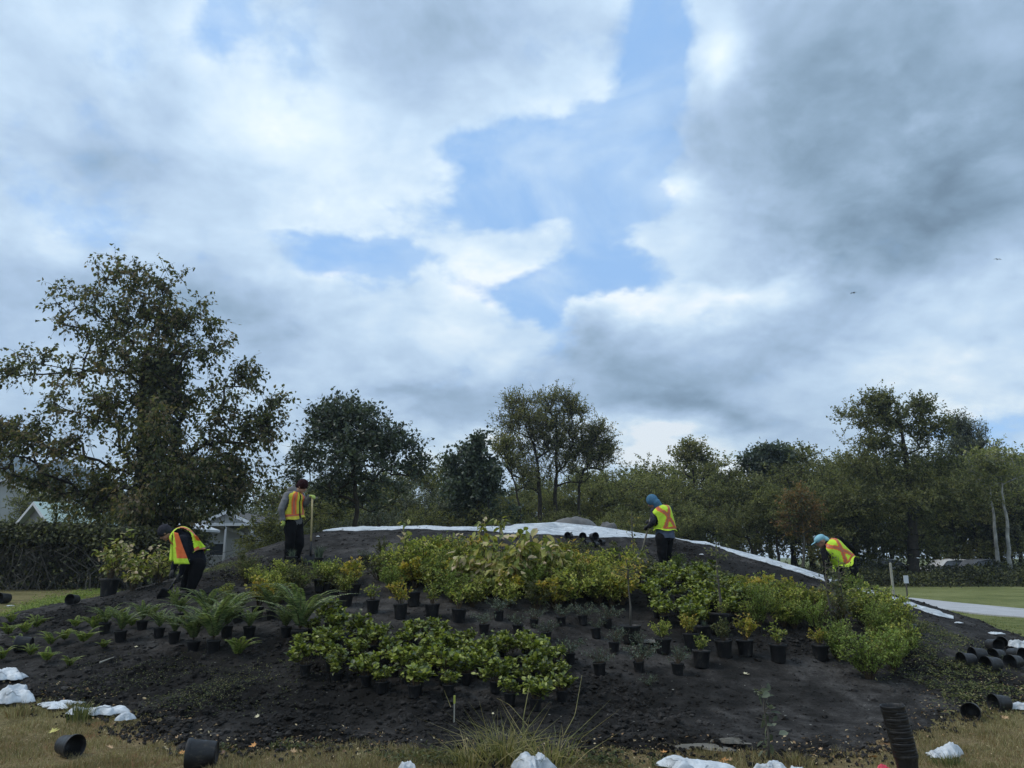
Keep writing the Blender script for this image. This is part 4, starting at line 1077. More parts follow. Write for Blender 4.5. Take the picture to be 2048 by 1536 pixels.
# more shrubs standing shoulder to shoulder with the ones above
def crowd(poly, n, kinds_, hp, lab, grp, seed, mind=.28):
    r = random.Random(seed); P = np.array([ground_at(*p)[:2] for p in poly]); lo, hi = P.min(0), P.max(0); pts = []; tries = 0
    while len(pts) < n and tries < 5000:
        tries += 1; q = (r.uniform(lo[0], hi[0]), r.uniform(lo[1], hi[1]))
        if polysd(P, np.array([q[0]]), np.array([q[1]]))[0] < 0 or any(math.hypot(q[0] - a, q[1] - b) < mind for a, b in pts): continue
        pts.append(q)
    for x, y in pts:
        kd = r.choice(kinds_); t = thing('shrub', lab[kd], 'shrub', (x, y, float(surf(x, y))), r.random() * 6.28, grp)
        v, uh = PK[kd]; st, lf = r.choice(v); s = hp * r.uniform(.7, 1.2) / uh
        for nm, me in (('stems', st), ('foliage', lf)):
            o = link(nm, me, t); o.scale = (s * 1.15, s * 1.15, s); o.rotation_euler = (r.uniform(-.12, .12), r.uniform(-.12, .12), 0)
LB = {'yellow': 'yellow-green shrub in the crowded middle of the %s', 'fresh': 'light green fine-leaved shrub in the crowded middle of the %s', 'gold': 'golden shrub in the crowded middle of the %s', 'broad': 'large-leaved shrub in the crowded middle of the %s', 'shrub': 'dull green shrub in the crowded middle of the %s'}
crowd([(745, 1150), (860, 1125), (1000, 1140), (1150, 1150), (1290, 1170), (1280, 1215), (1150, 1240), (1000, 1238), (880, 1205), (760, 1190)], 58, ['yellow', 'yellow', 'fresh', 'broad', 'gold', 'shrub', 'yellow'], .52, {k: v % 'shrub belt across the mound' for k, v in LB.items()}, 'shrubs of the belt across the mound', 21)
crowd([(1480, 1222), (1530, 1205), (1640, 1222), (1700, 1240), (1800, 1262), (1815, 1310), (1780, 1345), (1700, 1310), (1600, 1275), (1500, 1262)], 22, ['yellow', 'fresh', 'yellow', 'shrub', 'gold'], .40, {k: v % 'right-hand shrub patch' for k, v in LB.items()}, 'shrubs of the right-hand patch', 22)
crowd([(1300, 1165), (1350, 1160), (1480, 1185), (1510, 1200), (1500, 1215), (1400, 1200), (1300, 1185)], 8, ['shrub', 'yellow', 'shrub'], .38, {k: v % 'row above the right salal patch' for k, v in LB.items()}, 'shrubs above the right salal patch', 23)
crowd([(480, 1165), (560, 1165), (700, 1160), (740, 1180), (660, 1200), (560, 1215), (500, 1210)], 16, ['shrub', 'yellow', 'fresh'], .36, {k: v % 'thin row behind the big ferns' for k, v in LB.items()}, 'shrubs behind the big ferns', 24)

# ------------------------------------------------------------------ people
def remeshed(g, voxel, mats, smooth=2):
    """fuse overlapping pieces into one continuous skin"""
    me = g.mesh('tmp', []); o = bpy.data.objects.new('tmp', me); COL.objects.link(o)
    m = o.modifiers.new('r', 'REMESH'); m.mode = 'VOXEL'; m.voxel_size = voxel; m.use_smooth_shade = True
    if smooth:
        s = o.modifiers.new('s', 'SMOOTH'); s.iterations = smooth; s.factor = .6
    dg = bpy.context.evaluated_depsgraph_get(); dg.update()
    out = bpy.data.meshes.new_from_object(o.evaluated_get(dg))
    bpy.data.objects.remove(o); bpy.data.meshes.remove(me)
    out.materials.clear(); out.materials.append(mats)
    return out
def limb(g, pts, rr, k=14, sub=5):
    P = np.array(pts, float); n = len(P); t = np.linspace(0, n - 1, (n - 1) * sub + 1)
    Q = np.stack([np.interp(t, range(n), P[:, i]) for i in range(3)], 1)
    for _ in range(2): Q[1:-1] = (Q[:-2] + Q[1:-1] * 2 + Q[2:]) / 4
    tube(g, Q, np.interp(t, range(n), rr), k)
    for i in (0, -1): ball(g, P[i], (rr[i],) * 3)
def ball(g, c, r, R=None, k=14, n=8):
    c = np.array(c, float); prof = [(math.sin(a), -math.cos(a)) for a in np.linspace(.02, PI - .02, n)]
    th = np.arange(k) / k * 2 * PI
    V = np.array([[q * math.cos(a), q * math.sin(a), z] for q, z in prof for a in th]) * np.array(r)
    if R is not None: V = V @ np.array(R).T
    V = np.concatenate([V, [V[:k].mean(0)], [V[-k:].mean(0)]]) + c
    i = np.arange(k); j = (i + 1) % k
    Q = np.concatenate([np.stack([a * k + i, a * k + j, (a + 1) * k + j, (a + 1) * k + i], 1) for a in range(n - 1)])
    T = np.concatenate([np.stack([j, i, np.full(k, n * k)], 1), np.stack([(n - 1) * k + i, (n - 1) * k + j, np.full(k, n * k + 1)], 1)])
    g.add(V, Q, T)
def frame(fwd, up):
    f = unit(np.array(fwd, float)); s = unit(np.cross(f, np.array(up, float))); u = np.cross(s, f)
    return np.stack([s, f, u], 1)       # columns: right, forward, up
def hand(g, wrist, d, palm_n, curl=.9, sc_=1., inf=0.):
    """palm, four unequal fingers and a thumb leaving the side of the palm"""
    R = frame(d, palm_n)
    W = lambda x, y, z: np.array(wrist) + R @ (np.array([x, y, z]) * sc_)
    ball(g, W(0, .045, 0), ((.040 + inf) * sc_, (.052 + inf) * sc_, (.017 + inf) * sc_), R)
    limb(g, [W(0, -.02, 0), W(0, .03, 0)], [.024 + inf, .026 + inf], 10, 2)
    for i, (x, L) in enumerate([(-.029, .062), (-.010, .074), (.010, .070), (.029, .054)]):
        p = W(x, .085, 0); pts = [W(x * .9, .06, 0), p]; a = 0; q = np.array([x, .085, 0.])
        for seg in (.45, .32, .25):
            a += curl * .75; q = q + np.array([0, math.cos(a), -math.sin(a)]) * L * seg; pts.append(W(*q))
        limb(g, pts, [.0105 + inf, .010 + inf, .0095 + inf, .009 + inf, .008 + inf], 8, 2)
    limb(g, [W(-.030, .02, -.004), W(-.052, .050, -.018), W(-.046, .078, -.040)], [.014 + inf, .012 + inf, .010 + inf], 8, 3)

M['skin'] = plain('skin', (.36, .20, .13), .55, .12, 10)
M['grey_jacket'] = plain('grey_quilted_cloth', (.14, .14, .145), .8, .35, 9, .6, 14)
M['dark_jacket'] = plain('dark_cloth', (.016, .017, .024), .9, .4, 9, .5, 20, spec=.1)
M['plaid'] = plain('dark_plaid_cloth', (.045, .045, .060), .9, .9, 26, .3, 20, spec=.1)
M['denim'] = plain('faded_blue_cloth', (.085, .105, .15), .9, .3, 12, .4, 20, spec=.1)
M['black_cloth'] = plain('black_cloth', (.009, .009, .010), .9, .3, 9, .6, 12, spec=.1)
M['blue_hood'] = plain('blue_hood_cloth', (.07, .165, .26), .9, .25, 12, .4, 20, spec=.1)
M['teal'] = plain('pale_teal_cloth', (.24, .46, .54), .85, .2, 12, .3, 20)
M['maroon'] = plain('maroon_knit', (.030, .012, .014), .95, .3, 40, .6, 60, spec=.1)
M['greyblack'] = plain('charcoal_knit', (.035, .034, .042), .95, .3, 30, .6, 60, spec=.1)
M['glove_lime'] = plain('lime_glove', (.42, .50, .12), .8, .15, 20)
M['glove_dark'] = plain('dark_glove', (.02, .02, .022), .8, .15, 20)
M['hi_yellow'] = plain('hi_vis_yellow', (.52, .74, .04), .75, .2, 10, .9, 14)
M['hi_gold'] = plain('hi_vis_amber', (.58, .50, .04), .7, .2, 10, .9, 16)
M['hi_orange'] = plain('hi_vis_orange', (.72, .14, .03), .7, .15, 10, .8, 16)
M['hi_silver'] = plain('reflective_band', (.42, .13, .07), .4, .2, 14, .3, 16)
M['boot'] = plain('boot_leather', (.018, .015, .013), .6, .3, 12)
M['eye'] = plain('eye', (.02, .015, .012), .2, 0)

def vest_mesh(sp, lat, arms, a0=.225, b0=.185, yel='hi_yellow', flare=1.0, open_front=False, hem=.015):
    """waistcoat lofted round the spine line sp; lat = direction to the wearer's right"""
    sp = np.array(sp, float); t = np.linspace(0, 1, 44); n = len(sp)
    C = np.stack([np.interp(t * (n - 1), range(n), sp[:, i]) for i in range(3)], 1)
    for _ in range(6): C[1:-1] = (C[:-2] + 2 * C[1:-1] + C[2:]) / 4
    T = unit(np.gradient(C, axis=0)); lat = unit(np.array(lat, float))
    a = np.interp(t, [0, .04, .10, .18, .5, .8, 1], [.075, .13, .185, .205, .195, .195, .205 * flare]) * a0 / .20
    b = np.interp(t, [0, .04, .10, .2, .5, .8, 1], [.07, .10, .125, .142, .145, .142, .15 * flare]) * b0 / .145
    k = 84; th = np.arange(k) / k * 2 * PI; V = []; r = np.random.default_rng(4)
    for i in range(len(t)):
        s = unit(lat - T[i] * (lat @ T[i])); f = np.cross(T[i], s)        # f points to the back or front
        wob = 1 + .03 * np.sin(th * 5 + i * .12) + .05 * t[i] ** 3 * np.sin(th * 11 + 1)
        V.append(C[i] + (a[i] * np.cos(th) * wob)[:, None] * s + (b[i] * np.sin(th) * wob)[:, None] * f + T[i] * hem * t[i] ** 4 * np.sin(th * 4)[:, None])
    V = np.concatenate(V); g = Geo(); i = np.arange(k); j = (i + 1) % k
    fr = {}
    for q in range(len(t) - 1):
        tt = (t[q] + t[q + 1]) / 2; thm = (i + .5) / k * 2 * PI; x = np.cos(thm); back = np.sin(thm) > 0
        m = np.zeros(k, int)
        dX = np.minimum(np.abs(x - (.75 - 1.35 * tt / .72)), np.abs(x + (.75 - 1.35 * tt / .72)))
        dS = np.abs(np.abs(x) - .50)
        d = np.where(back, dX, dS)
        d = np.where(tt < .72, d, 9)
        m[d < .20] = 1; m[d < .085] = 2
        if .68 < tt < .82: m[:] = 1
        if .72 < tt < .78: m[:] = 2
        if open_front: keep = ~((~back) & (np.abs(x) < .09))
        else: keep = np.ones(k, bool)
        cen = (V[q * k + i] + V[q * k + j]) / 2
        for A, B, rr in arms:
            A = np.array(A); e = np.array(B) - A; u = np.clip((cen - A) @ e / (e @ e), -.2, 1); keep &= np.linalg.norm(cen - A - u[:, None] * e, axis=1) > rr
        for mm in (0, 1, 2):
            w = keep & (m == mm)
            if w.any(): fr.setdefault(mm, []).append(np.stack([q * k + i, q * k + j, (q + 1) * k + j, (q + 1) * k + i], 1)[w])
    g.add(V, None)
    for mm, L in fr.items():
        g.f[4].append(np.concatenate(L)); g.m[4].append(np.full(sum(len(z) for z in L), mm))
    return g.mesh('vest', [M[yel], M['hi_orange'], M['hi_silver']], True)

def person(label, Y, base, J, jacket, hat, gloves, trousers='black_cloth', yel='hi_yellow', hatkind='beanie', S=1., shirt=None, vestkw={}, face=(1, 0, -.5)):
    """J: joints as (px, py, depth offset) read off the photograph's figure"""
    bx = at(base[0], base[1], Y); b = np.array([bx[0], Y, float(surf(bx[0], Y))])
    o = thing('person', label, 'person', b)
    j = {k: at(v[0], v[1], Y + v[2]) - b for k, v in J.items()}
    # keep the soles on the ground
    for f in ('ank_r', 'ank_l'):
        w = j[f] + b; j[f][2] = float(surf(w[0], w[1])) - b[2] + .09
    hd = j['head']; R = frame(face, (0, 0, 1.)); lat = unit(j['sh_r'] - j['sh_l'])
    # -- body, one continuous surface
    g = Geo()
    H_ = lambda x, y, z: hd + R @ np.array([x, y, z])
    ball(g, H_(0, -.005, .012), (.074, .094, .10), R); ball(g, H_(0, .03, -.055), (.052, .055, .058), R)
    ball(g, H_(0, .098, -.015), (.012, .018, .022), R); ball(g, H_(0, .088, -.058), (.022, .012, .008), R); ball(g, H_(0, .070, -.098), (.022, .02, .016), R)
    for s in (-1, 1): ball(g, H_(s * .077, -.005, -.012), (.008, .018, .03), R)
    limb(g, [H_(0, -.02, -.06), j['neck']], [.055, .062], 12, 3)
    limb(g, [j['neck'], j['chest'], j['waist'], j['pelvis']], [.075, .125, .115, .13], 16)
    limb(g, [j['sh_l'], j['sh_r']], [.06, .06], 12)
    for s in ('l', 'r'):
        limb(g, [j['sh_' + s], j['el_' + s], j['wr_' + s]], [.052, .042, .029], 12)
        limb(g, [j['hip_' + s], j['kn_' + s], j['ank_' + s]], [.085, .058, .042], 12)
        d = j['hand_' + s] - j['wr_' + s]
        hand(g, j['wr_' + s], d, J.get('palm_' + s, (0, 0, 1, 0))[:3], .85)
    o2 = link('body', remeshed(g, .0085, M['skin']), o)
    for s in (-1, 1):
        e = Geo(); ball(e, H_(s * .030, .083, .012), (.012, .009, .010), R); e.build('eye', M['eye'], o, True)
    # -- jacket
    g = Geo()
    limb(g, [j['neck'], j['chest'], j['waist'], j['waist'] + (j['pelvis'] - j['waist']) * .9], [.085, .150, .150, .155], 18)
    limb(g, [j['sh_l'], (j['sh_l'] + j['sh_r']) / 2, j['sh_r']], [.075, .10, .075], 12)
    for s in ('l', 'r'):
        e = j['el_' + s]; w = j['wr_' + s]
        limb(g, [j['sh_' + s], (j['sh_' + s] + e) / 2, e, (e + w) / 2, w], [.078, .070, .062, .057, .048], 14)
    me = remeshed(g, .013, M[jacket], 2)
    V = np.empty(len(me.vertices) * 3); me.vertices.foreach_get('co', V); V = V.reshape(-1, 3)
    nrm = np.empty_like(V).ravel(); me.vertices.foreach_get('normal', nrm); nrm = nrm.reshape(-1, 3)
    V += nrm * (.014 * fbm(V[:, 0] + V[:, 1], V[:, 2] * 1.8, .12, 3))[:, None]; me.vertices.foreach_set('co', V.ravel())
    link('jacket', me, o)
    if shirt:
        g = Geo(); q = j['pelvis'] - j['waist']
        tube(g, [j['waist'] + q * .2, j['waist'] + q * .7, j['waist'] + q * 1.25], [.165, .18, .19], 28, caps=False)
        g.build('shirt_tail', M[shirt], o, True)
    # -- trousers
    g = Geo()
    limb(g, [j['waist'] + (j['pelvis'] - j['waist']) * .6, j['pelvis']], [.13, .145], 16); limb(g, [j['hip_l'], j['hip_r']], [.115, .115], 14, 3)
    for s in ('l', 'r'):
        h, k, a = j['hip_' + s], j['kn_' + s], j['ank_' + s]
        limb(g, [h, (h + k) / 2, k, (k + a) / 2, a + (k - a) * .04], [.118, .105, .088, .080, .072], 16)
    me = remeshed(g, .013, M[trousers], 2)
    V = np.empty(len(me.vertices) * 3); me.vertices.foreach_get('co', V); V = V.reshape(-1, 3)
    V[:, :2] += np.stack([.02 * fbm(V[:, 2], V[:, 0], .10, 3), .02 * fbm(V[:, 2], V[:, 1] + 9, .10, 3)], 1); me.vertices.foreach_set('co', V.ravel())
    link('trousers', me, o)
    for s in ('l', 'r'):
        a = j['ank_' + s]; fd = unit(np.array([face[0], face[1], 0.]) + 1e-6); g = Geo()
        limb(g, [a + [0, 0, .05], a - [0, 0, .03]], [.05, .052], 12, 2)
        Rf = frame(fd, (0, 0, 1)); ball(g, a + fd * .07 - [0, 0, .045], (.046, .125, .042), Rf); ball(g, a + fd * .14 - [0, 0, .052], (.044, .06, .034), Rf)
        link('boot', remeshed(g, .012, M['boot'], 1), o)
    # -- vest, gloves, hat
    arms = [(j['sh_' + s] + unit(j['sh_' + s] - (j['sh_r'] + j['sh_l']) / 2) * -.01, j['el_' + s], vestkw.get('armr', .092)) for s in ('l', 'r')]
    up = unit(j['neck'] - j['waist'])
    hemp = j['waist'] + (j['pelvis'] - j['waist']) * vestkw.get('drop', .35)
    link('vest', vest_mesh([j['neck'] + up * .035, j['chest'], j['waist'], hemp], lat, arms, yel=yel, **{k: v for k, v in vestkw.items() if k not in ('drop', 'armr')}), o)
    for s in ('l', 'r'):
        g = Geo(); hand(g, j['wr_' + s], j['hand_' + s] - j['wr_' + s], J.get('palm_' + s, (0, 0, 1, 0))[:3], .85, 1.0, .006)
        link('glove', remeshed(g, .0075, M[gloves], 1), o)
    g = Geo()
    if hatkind == 'beanie':
        ball(g, H_(0, -.018, .035), (.096, .112, .108), R, 20, 12); ball(g, H_(0, -.075, -.03), (.075, .05, .07), R)
    elif hatkind == 'hood':
        ball(g, H_(0, -.02, .02), (.096, .115, .118), R, 20, 12); ball(g, H_(0, -.05, -.07), (.082, .08, .09), R)
        limb(g, [H_(0, -.05, -.06), j['neck'] + up * .02], [.078, .088], 14, 3)
    else:   # headscarf under a cap
        ball(g, H_(0, -.01, .045), (.094, .115, .075), R, 20, 12); ball(g, H_(0, .13, .035), (.06, .07, .012), R)
    me = remeshed(g, .011, M[hat], 2)
    link({'beanie': 'beanie', 'hood': 'hood'}.get(hatkind, 'cap'), me, o)
    if hatkind == 'beanie' and jacket == 'grey_jacket':
        g = Geo(); c = j['neck']; ball(g, c + unit(-R[:, 1]) * .06 + [0, 0, .03], (.115, .085, .075)); ball(g, c + [0, 0, .0], (.10, .09, .05))
        link('hood', remeshed(g, .012, M[jacket], 2), o)
    if hatkind == 'cap':
        g = Geo(); limb(g, [H_(0, -.07, .05), H_(.0, -.11, -.04), H_(.01, -.10, -.15)], [.045, .055, .035], 12, 4); limb(g, [H_(.07, .0, .03), H_(.085, -.03, -.06), H_(.05, -.05, -.13)], [.02, .03, .025], 10, 4)
        link('scarf', remeshed(g, .011, M['teal'], 2), o)
    return o, j, b

p1 = person('person in grey quilted jacket, dark beanie and orange-striped vest leaning on an upright shovel', 14.5, (583, 1132),
    dict(head=(605, 973, 0), neck=(591, 987, 0), chest=(586, 1003, 0), waist=(586, 1030, 0), pelvis=(588, 1044, 0), sh_r=(575, 992, -.13), sh_l=(602, 991, .13),
         el_r=(562, 1017, -.24), wr_r=(566, 1038, -.22), hand_r=(568, 1048, -.22), el_l=(610, 1010, .08), wr_l=(619, 993, -.02), hand_l=(628, 991, -.08),
         hip_r=(581, 1048, -.10), kn_r=(580, 1086, -.12), ank_r=(574, 1124, -.06), hip_l=(594, 1048, .10), kn_l=(599, 1086, .02), ank_l=(592, 1119, .14), palm_r=(1, -.3, 0), palm_l=(0, 0, 1)),
    'grey_jacket', 'maroon', 'glove_lime', yel='hi_gold', face=(.92, -.30, -.62), vestkw=dict(drop=.75, open_front=True))
p2 = person('person in dark jacket and charcoal cap bent low over a shovel, vest hanging open', 12.9, (372, 1204),
    dict(head=(330, 1066, -.05), neck=(352, 1066, 0), chest=(368, 1080, 0), waist=(388, 1106, 0), pelvis=(393, 1124, 0), sh_r=(362, 1072, .19), sh_l=(364, 1080, -.19),
         el_r=(356, 1112, .16), wr_r=(346, 1140, .05), hand_r=(340, 1150, 0), el_l=(372, 1118, -.22), wr_l=(362, 1146, -.16), hand_l=(354, 1157, -.14),
         hip_r=(390, 1130, .10), kn_r=(374, 1160, .12), ank_r=(366, 1196, .10), hip_l=(396, 1130, -.10), kn_l=(386, 1164, -.12), ank_l=(378, 1200, -.10), palm_r=(-.5, 0, .8), palm_l=(-.5, 0, .8)),
    'dark_jacket', 'greyblack', 'glove_dark', yel='hi_yellow', face=(-.78, -.1, -.9), vestkw=dict(drop=.15, flare=1.25, armr=.15))
def panel(o, b, quad, mats, stripe, bulge=.04):
    """a hanging flap of the vest; quad = top-left, top-right, bottom-right, bottom-left"""
    Q = [at(x, y, Yq) - b for x, y, Yq in quad]; n = 18; g = Geo(); V = []
    for i in range(n):
        for j in range(n):
            u, v = j / (n - 1), i / (n - 1)
            p = (Q[0] * (1 - u) + Q[1] * u) * (1 - v) + (Q[3] * (1 - u) + Q[2] * u) * v
            V.append(p + np.array([0, -bulge * math.sin(u * PI) - .012 * math.sin(u * 14 + v * 3) * v, 0]))
    F_ = {0: [], 1: [], 2: []}
    for i in range(n - 1):
        for j in range(n - 1):
            u, v = (j + .5) / (n - 1), (i + .5) / (n - 1); F_[stripe(u, v)].append([i * n + j, (i + 1) * n + j, (i + 1) * n + j + 1, i * n + j + 1])
    g.add(V, None)
    for m_, L in F_.items():
        if L: g.f[4].append(np.array(L)); g.m[4].append(np.full(len(L), m_))
    q = g.build('vest_flap', [M[z] for z in mats], o, True); md = q.modifiers.new('thickness', 'SOLIDIFY'); md.thickness = .005
HV = ('hi_yellow', 'hi_orange', 'hi_silver')
panel(p2[0], p2[2], [(345, 1063, 12.72), (356, 1066, 12.62), (379, 1128, 12.58), (348, 1128, 12.66)], HV, lambda u, v: 1 if (u > .42 and v < .62) or (.45 < v < .85 and u > .3) else 0)
panel(p2[0], p2[2], [(344, 1066, 12.95), (350, 1068, 12.9), (355, 1122, 12.85), (338, 1122, 12.95)], HV, lambda u, v: 0)
panel(p2[0], p2[2], [(388, 1068, 12.88), (394, 1073, 12.72), (411, 1094, 12.78), (396, 1099, 12.84)], HV, lambda u, v: 1 if v < .4 else 0)
p3 = person('person in blue hood with hi-vis vest, seen from behind, digging with a shovel', 15, (1326, 1155),
    dict(head=(1304, 1003, .02), neck=(1318, 1016, 0), chest=(1324, 1030, 0), waist=(1330, 1056, 0), pelvis=(1330, 1072, 0), sh_l=(1308, 1022, -.02), sh_r=(1338, 1018, .14),
         el_l=(1306, 1044, -.14), wr_l=(1299, 1052, .10), hand_l=(1295, 1053, .14), el_r=(1334, 1050, .26), wr_r=(1304, 1044, .30), hand_r=(1297, 1042, .28),
         hip_l=(1323, 1076, -.08), kn_l=(1325, 1112, -.10), ank_l=(1328, 1148, -.06), hip_r=(1335, 1076, .10), kn_r=(1334, 1112, .10), ank_r=(1331, 1145, .12), palm_l=(0, .2, 1), palm_r=(0, -.2, 1)),
    'plaid', 'blue_hood', 'glove_dark', hatkind='hood', shirt='denim', face=(-.80, .42, -.75), vestkw=dict(drop=.3, flare=1.05))
p4 = person('person in pale teal headscarf bent over with hi-vis vest across the back, at right', 15.1, (1688, 1206),
    dict(head=(1641, 1082, .05), neck=(1655, 1088, .02), chest=(1668, 1099, 0), waist=(1688, 1120, 0), pelvis=(1698, 1136, 0), sh_l=(1650, 1103, -.04), sh_r=(1677, 1079, .08),
         el_l=(1652, 1128, -.16), wr_l=(1652, 1152, -.05), hand_l=(1651, 1162, 0), el_r=(1704, 1096, .30), wr_r=(1708, 1112, .42), hand_r=(1706, 1122, .45),
         hip_l=(1692, 1142, -.10), kn_l=(1686, 1172, -.12), ank_l=(1690, 1202, -.10), hip_r=(1704, 1140, .10), kn_r=(1700, 1168, .12), ank_r=(1700, 1198, .10), palm_l=(-1, 0, 0), palm_r=(-1, 0, 0)),
    'black_cloth', 'teal', 'glove_dark', hatkind='cap', face=(-.85, .22, -.6), vestkw=dict(drop=.35, flare=1.2, hem=.05))

# -- shovels
M['shaft'] = plain('wooden_shaft', (.42, .34, .17), .6, .25, 10)
M['shaft_old'] = plain('weathered_shaft', (.26, .23, .18), .7, .3, 10)
M['steel'] = plain('dark_steel', (.03, .03, .032), .5, .4, 12, metal=.6)
def shovel(label, top, bot, Yt, Yb, mat, face, blade=.27):
    A = at(*top, Yt); B = at(*bot, Yb); g0 = float(surf(B[0], B[1]))
    d = unit(A - B); B = B + d * ((g0 - .10 - B[2]) / max(d[2], .3))
    L = np.linalg.norm(A - B); o = thing('shovel', label, 'shovel', B)
    R = frame(face, d); P = lambda x, y, z: R @ np.array([x, y, z])      # z along the shaft
    R = np.stack([unit(np.cross(d, np.array(face, float))), unit(np.cross(np.cross(d, face), d)), d], 1)
    P = lambda x, y, z: R @ np.array([x, y, z])
    g = Geo(); tube(g, [P(0, 0, .48), P(0, 0, L * .8), P(0, 0, L)], [.018, .0165, .018], 10); g.build('shaft', M[mat], o, True)
    g = Geo(); tube(g, [P(0, .01, blade - .03), P(0, .005, .36), P(0, 0, .50)], [.016, .021, .022], 10); g.build('socket', M['steel'], o, True)
    g = Geo(); us = np.linspace(-1, 1, 9); zs = np.linspace(0, 1, 9); V = []
    for th in (0, .004):
        for z in zs:
            w = .115 * min(1, (z * 3.2) ** .55) if z > 0 else .004
            for u in us: V.append(P(u * w, .03 * (u * u) + .012 * math.sin(z * PI) - .02 + th, z * blade))
    Q = []
    for l in (0, 81):
        for a in range(8):
            for c in range(8):
                k = l + a * 9 + c; Q.append([k, k + 1, k + 10, k + 9] if l else [k, k + 9, k + 10, k + 1])
    rim = [*range(9), *range(17, 81, 9), *range(79, 71, -1), *range(63, 0, -9)]
    for a, c in zip(rim, rim[1:] + rim[:1]): Q.append([a, c, c + 81, a + 81])
    g.add(V, Q); g.build('blade', M['steel'], o, True)
    return o
shovel('upright wooden shovel under the hand of the person in grey jacket', (625, 993), (621, 1112), 14.42, 14.3, 'shaft', (0, -1, 0))
shovel('dark shovel held by the bent person at left', (378, 1118), (326, 1200), 12.70, 12.95, 'shaft_old', (.3, -1, 0))
shovel('wooden shovel held by the person in blue hood', (1304, 1026), (1283, 1106), 15.28, 15.1, 'shaft_old', (.3, -1, 0))

# ------------------------------------------------------------------ empty pots
def tipped(px, py, w, az, label, group='empty black pots lying on the ground', tilt=90, dz=0, Y=None, long=1., cat='plant pot'):
    g = ground_at(px, py) if Y is None else at(px, py, Y); k = g[1] / F; s = w * k / .219
    z = float(surf(g[0], g[1])) if Y is None else g[2]
    o = link('nursery_pot', POT); tag(o, label, cat, group)
    o.scale = (s, s, s * long)
    o.rotation_euler = (Matrix.Rotation(rad(az), 4, 'Z') @ Matrix.Rotation(rad(tilt), 4, 'X')).to_euler()
    o.location = (g[0], g[1], z + .092 * s * math.sin(rad(min(tilt, 90))) + dz)
    return o
# az 0: mouth towards the camera
for a in [(122, 1510, 43, 62, 'empty black pot lying on dry grass at lower left, mouth to the right'), (432, 1536, 57, -80, 'larger empty black pot lying at the bottom left, mouth to the left'),
          (62, 1305, 30, -75, 'empty black pot lying among the small ferns at the left edge'), (17, 1206, 22, -20, 'empty black pot on the far left lawn beside white litter'), (152, 1214, 22, -8, 'small empty black pot on the soil below the green weeds at left'),
          (462, 1117, 18, -70, 'empty black pot on the mound shoulder left of the person in grey jacket'), (1142, 1082, 15, -35, 'leftmost of three empty pots lying before the white fabric on the crest'),
          (1168, 1083, 15, -15, 'middle of three empty pots lying before the white fabric on the crest'), (1183, 1083, 16, 30, 'rightmost of three empty pots lying before the white fabric on the crest'),
          (1182, 1096, 12, -80, 'narrow empty pot at the left of the small pile below the crest'), (1197, 1098, 12, -60, 'narrow empty pot in the middle of the small pile below the crest'), (1209, 1094, 12, -55, 'narrow empty pot at the right of the small pile below the crest'),
          (1836, 1282, 26, -88, 'empty black pot lying on the right slope beside the last shrub'), (1950, 1342, 30, -80, 'front left pot of the heap at the right edge'), (1972, 1332, 28, -85, 'second pot in the heap at the right edge'),
          (2000, 1350, 32, -78, 'front middle pot of the heap at the right edge'), (1980, 1310, 26, 10, 'upright-leaning pot at the back of the heap at the right edge'), (2022, 1330, 28, 20, 'pot with open mouth on top of the heap at the right edge'),
          (2042, 1346, 28, -70, 'pot of the heap cut by the right edge of the picture'), (2008, 1298, 22, -40, 'small pot behind the heap by the white bag at right'), (2005, 1322, 26, -70, 'pot lying in the middle of the heap at the right edge'),
          (1948, 1436, 34, -38, 'empty black pot lying alone on the soil edge at lower right'), (2018, 1422, 34, -82, 'empty black pot beside a white bag at the right edge'), (1375, 1276, 26, 60, 'tipped pot behind the golden potted shrub on the right')]:
    tipped(*a)
for a in [(150, 1214, 22), (190, 1196, 0)]: pass
# nested stack, every pot of it a pot
sg = at(1820, 1562, 6.25)
for i in range(17):
    o = link('nursery_pot', POT); tag(o, 'black pot in the tall leaning stack at lower right' if i < 16 else 'topmost pot of the tall leaning stack at lower right', 'plant pot', 'pots nested in the tall leaning stack')
    o.scale = (.80, .80, .88); o.location = (sg[0] - .0033 * i * 1.2, 6.25 + random.uniform(-.003, .003), float(surf(sg[0], 6.25)) + .0215 * i); o.rotation_euler = (random.uniform(-.015, .015), -.07 + random.uniform(-.015, .015), 0)

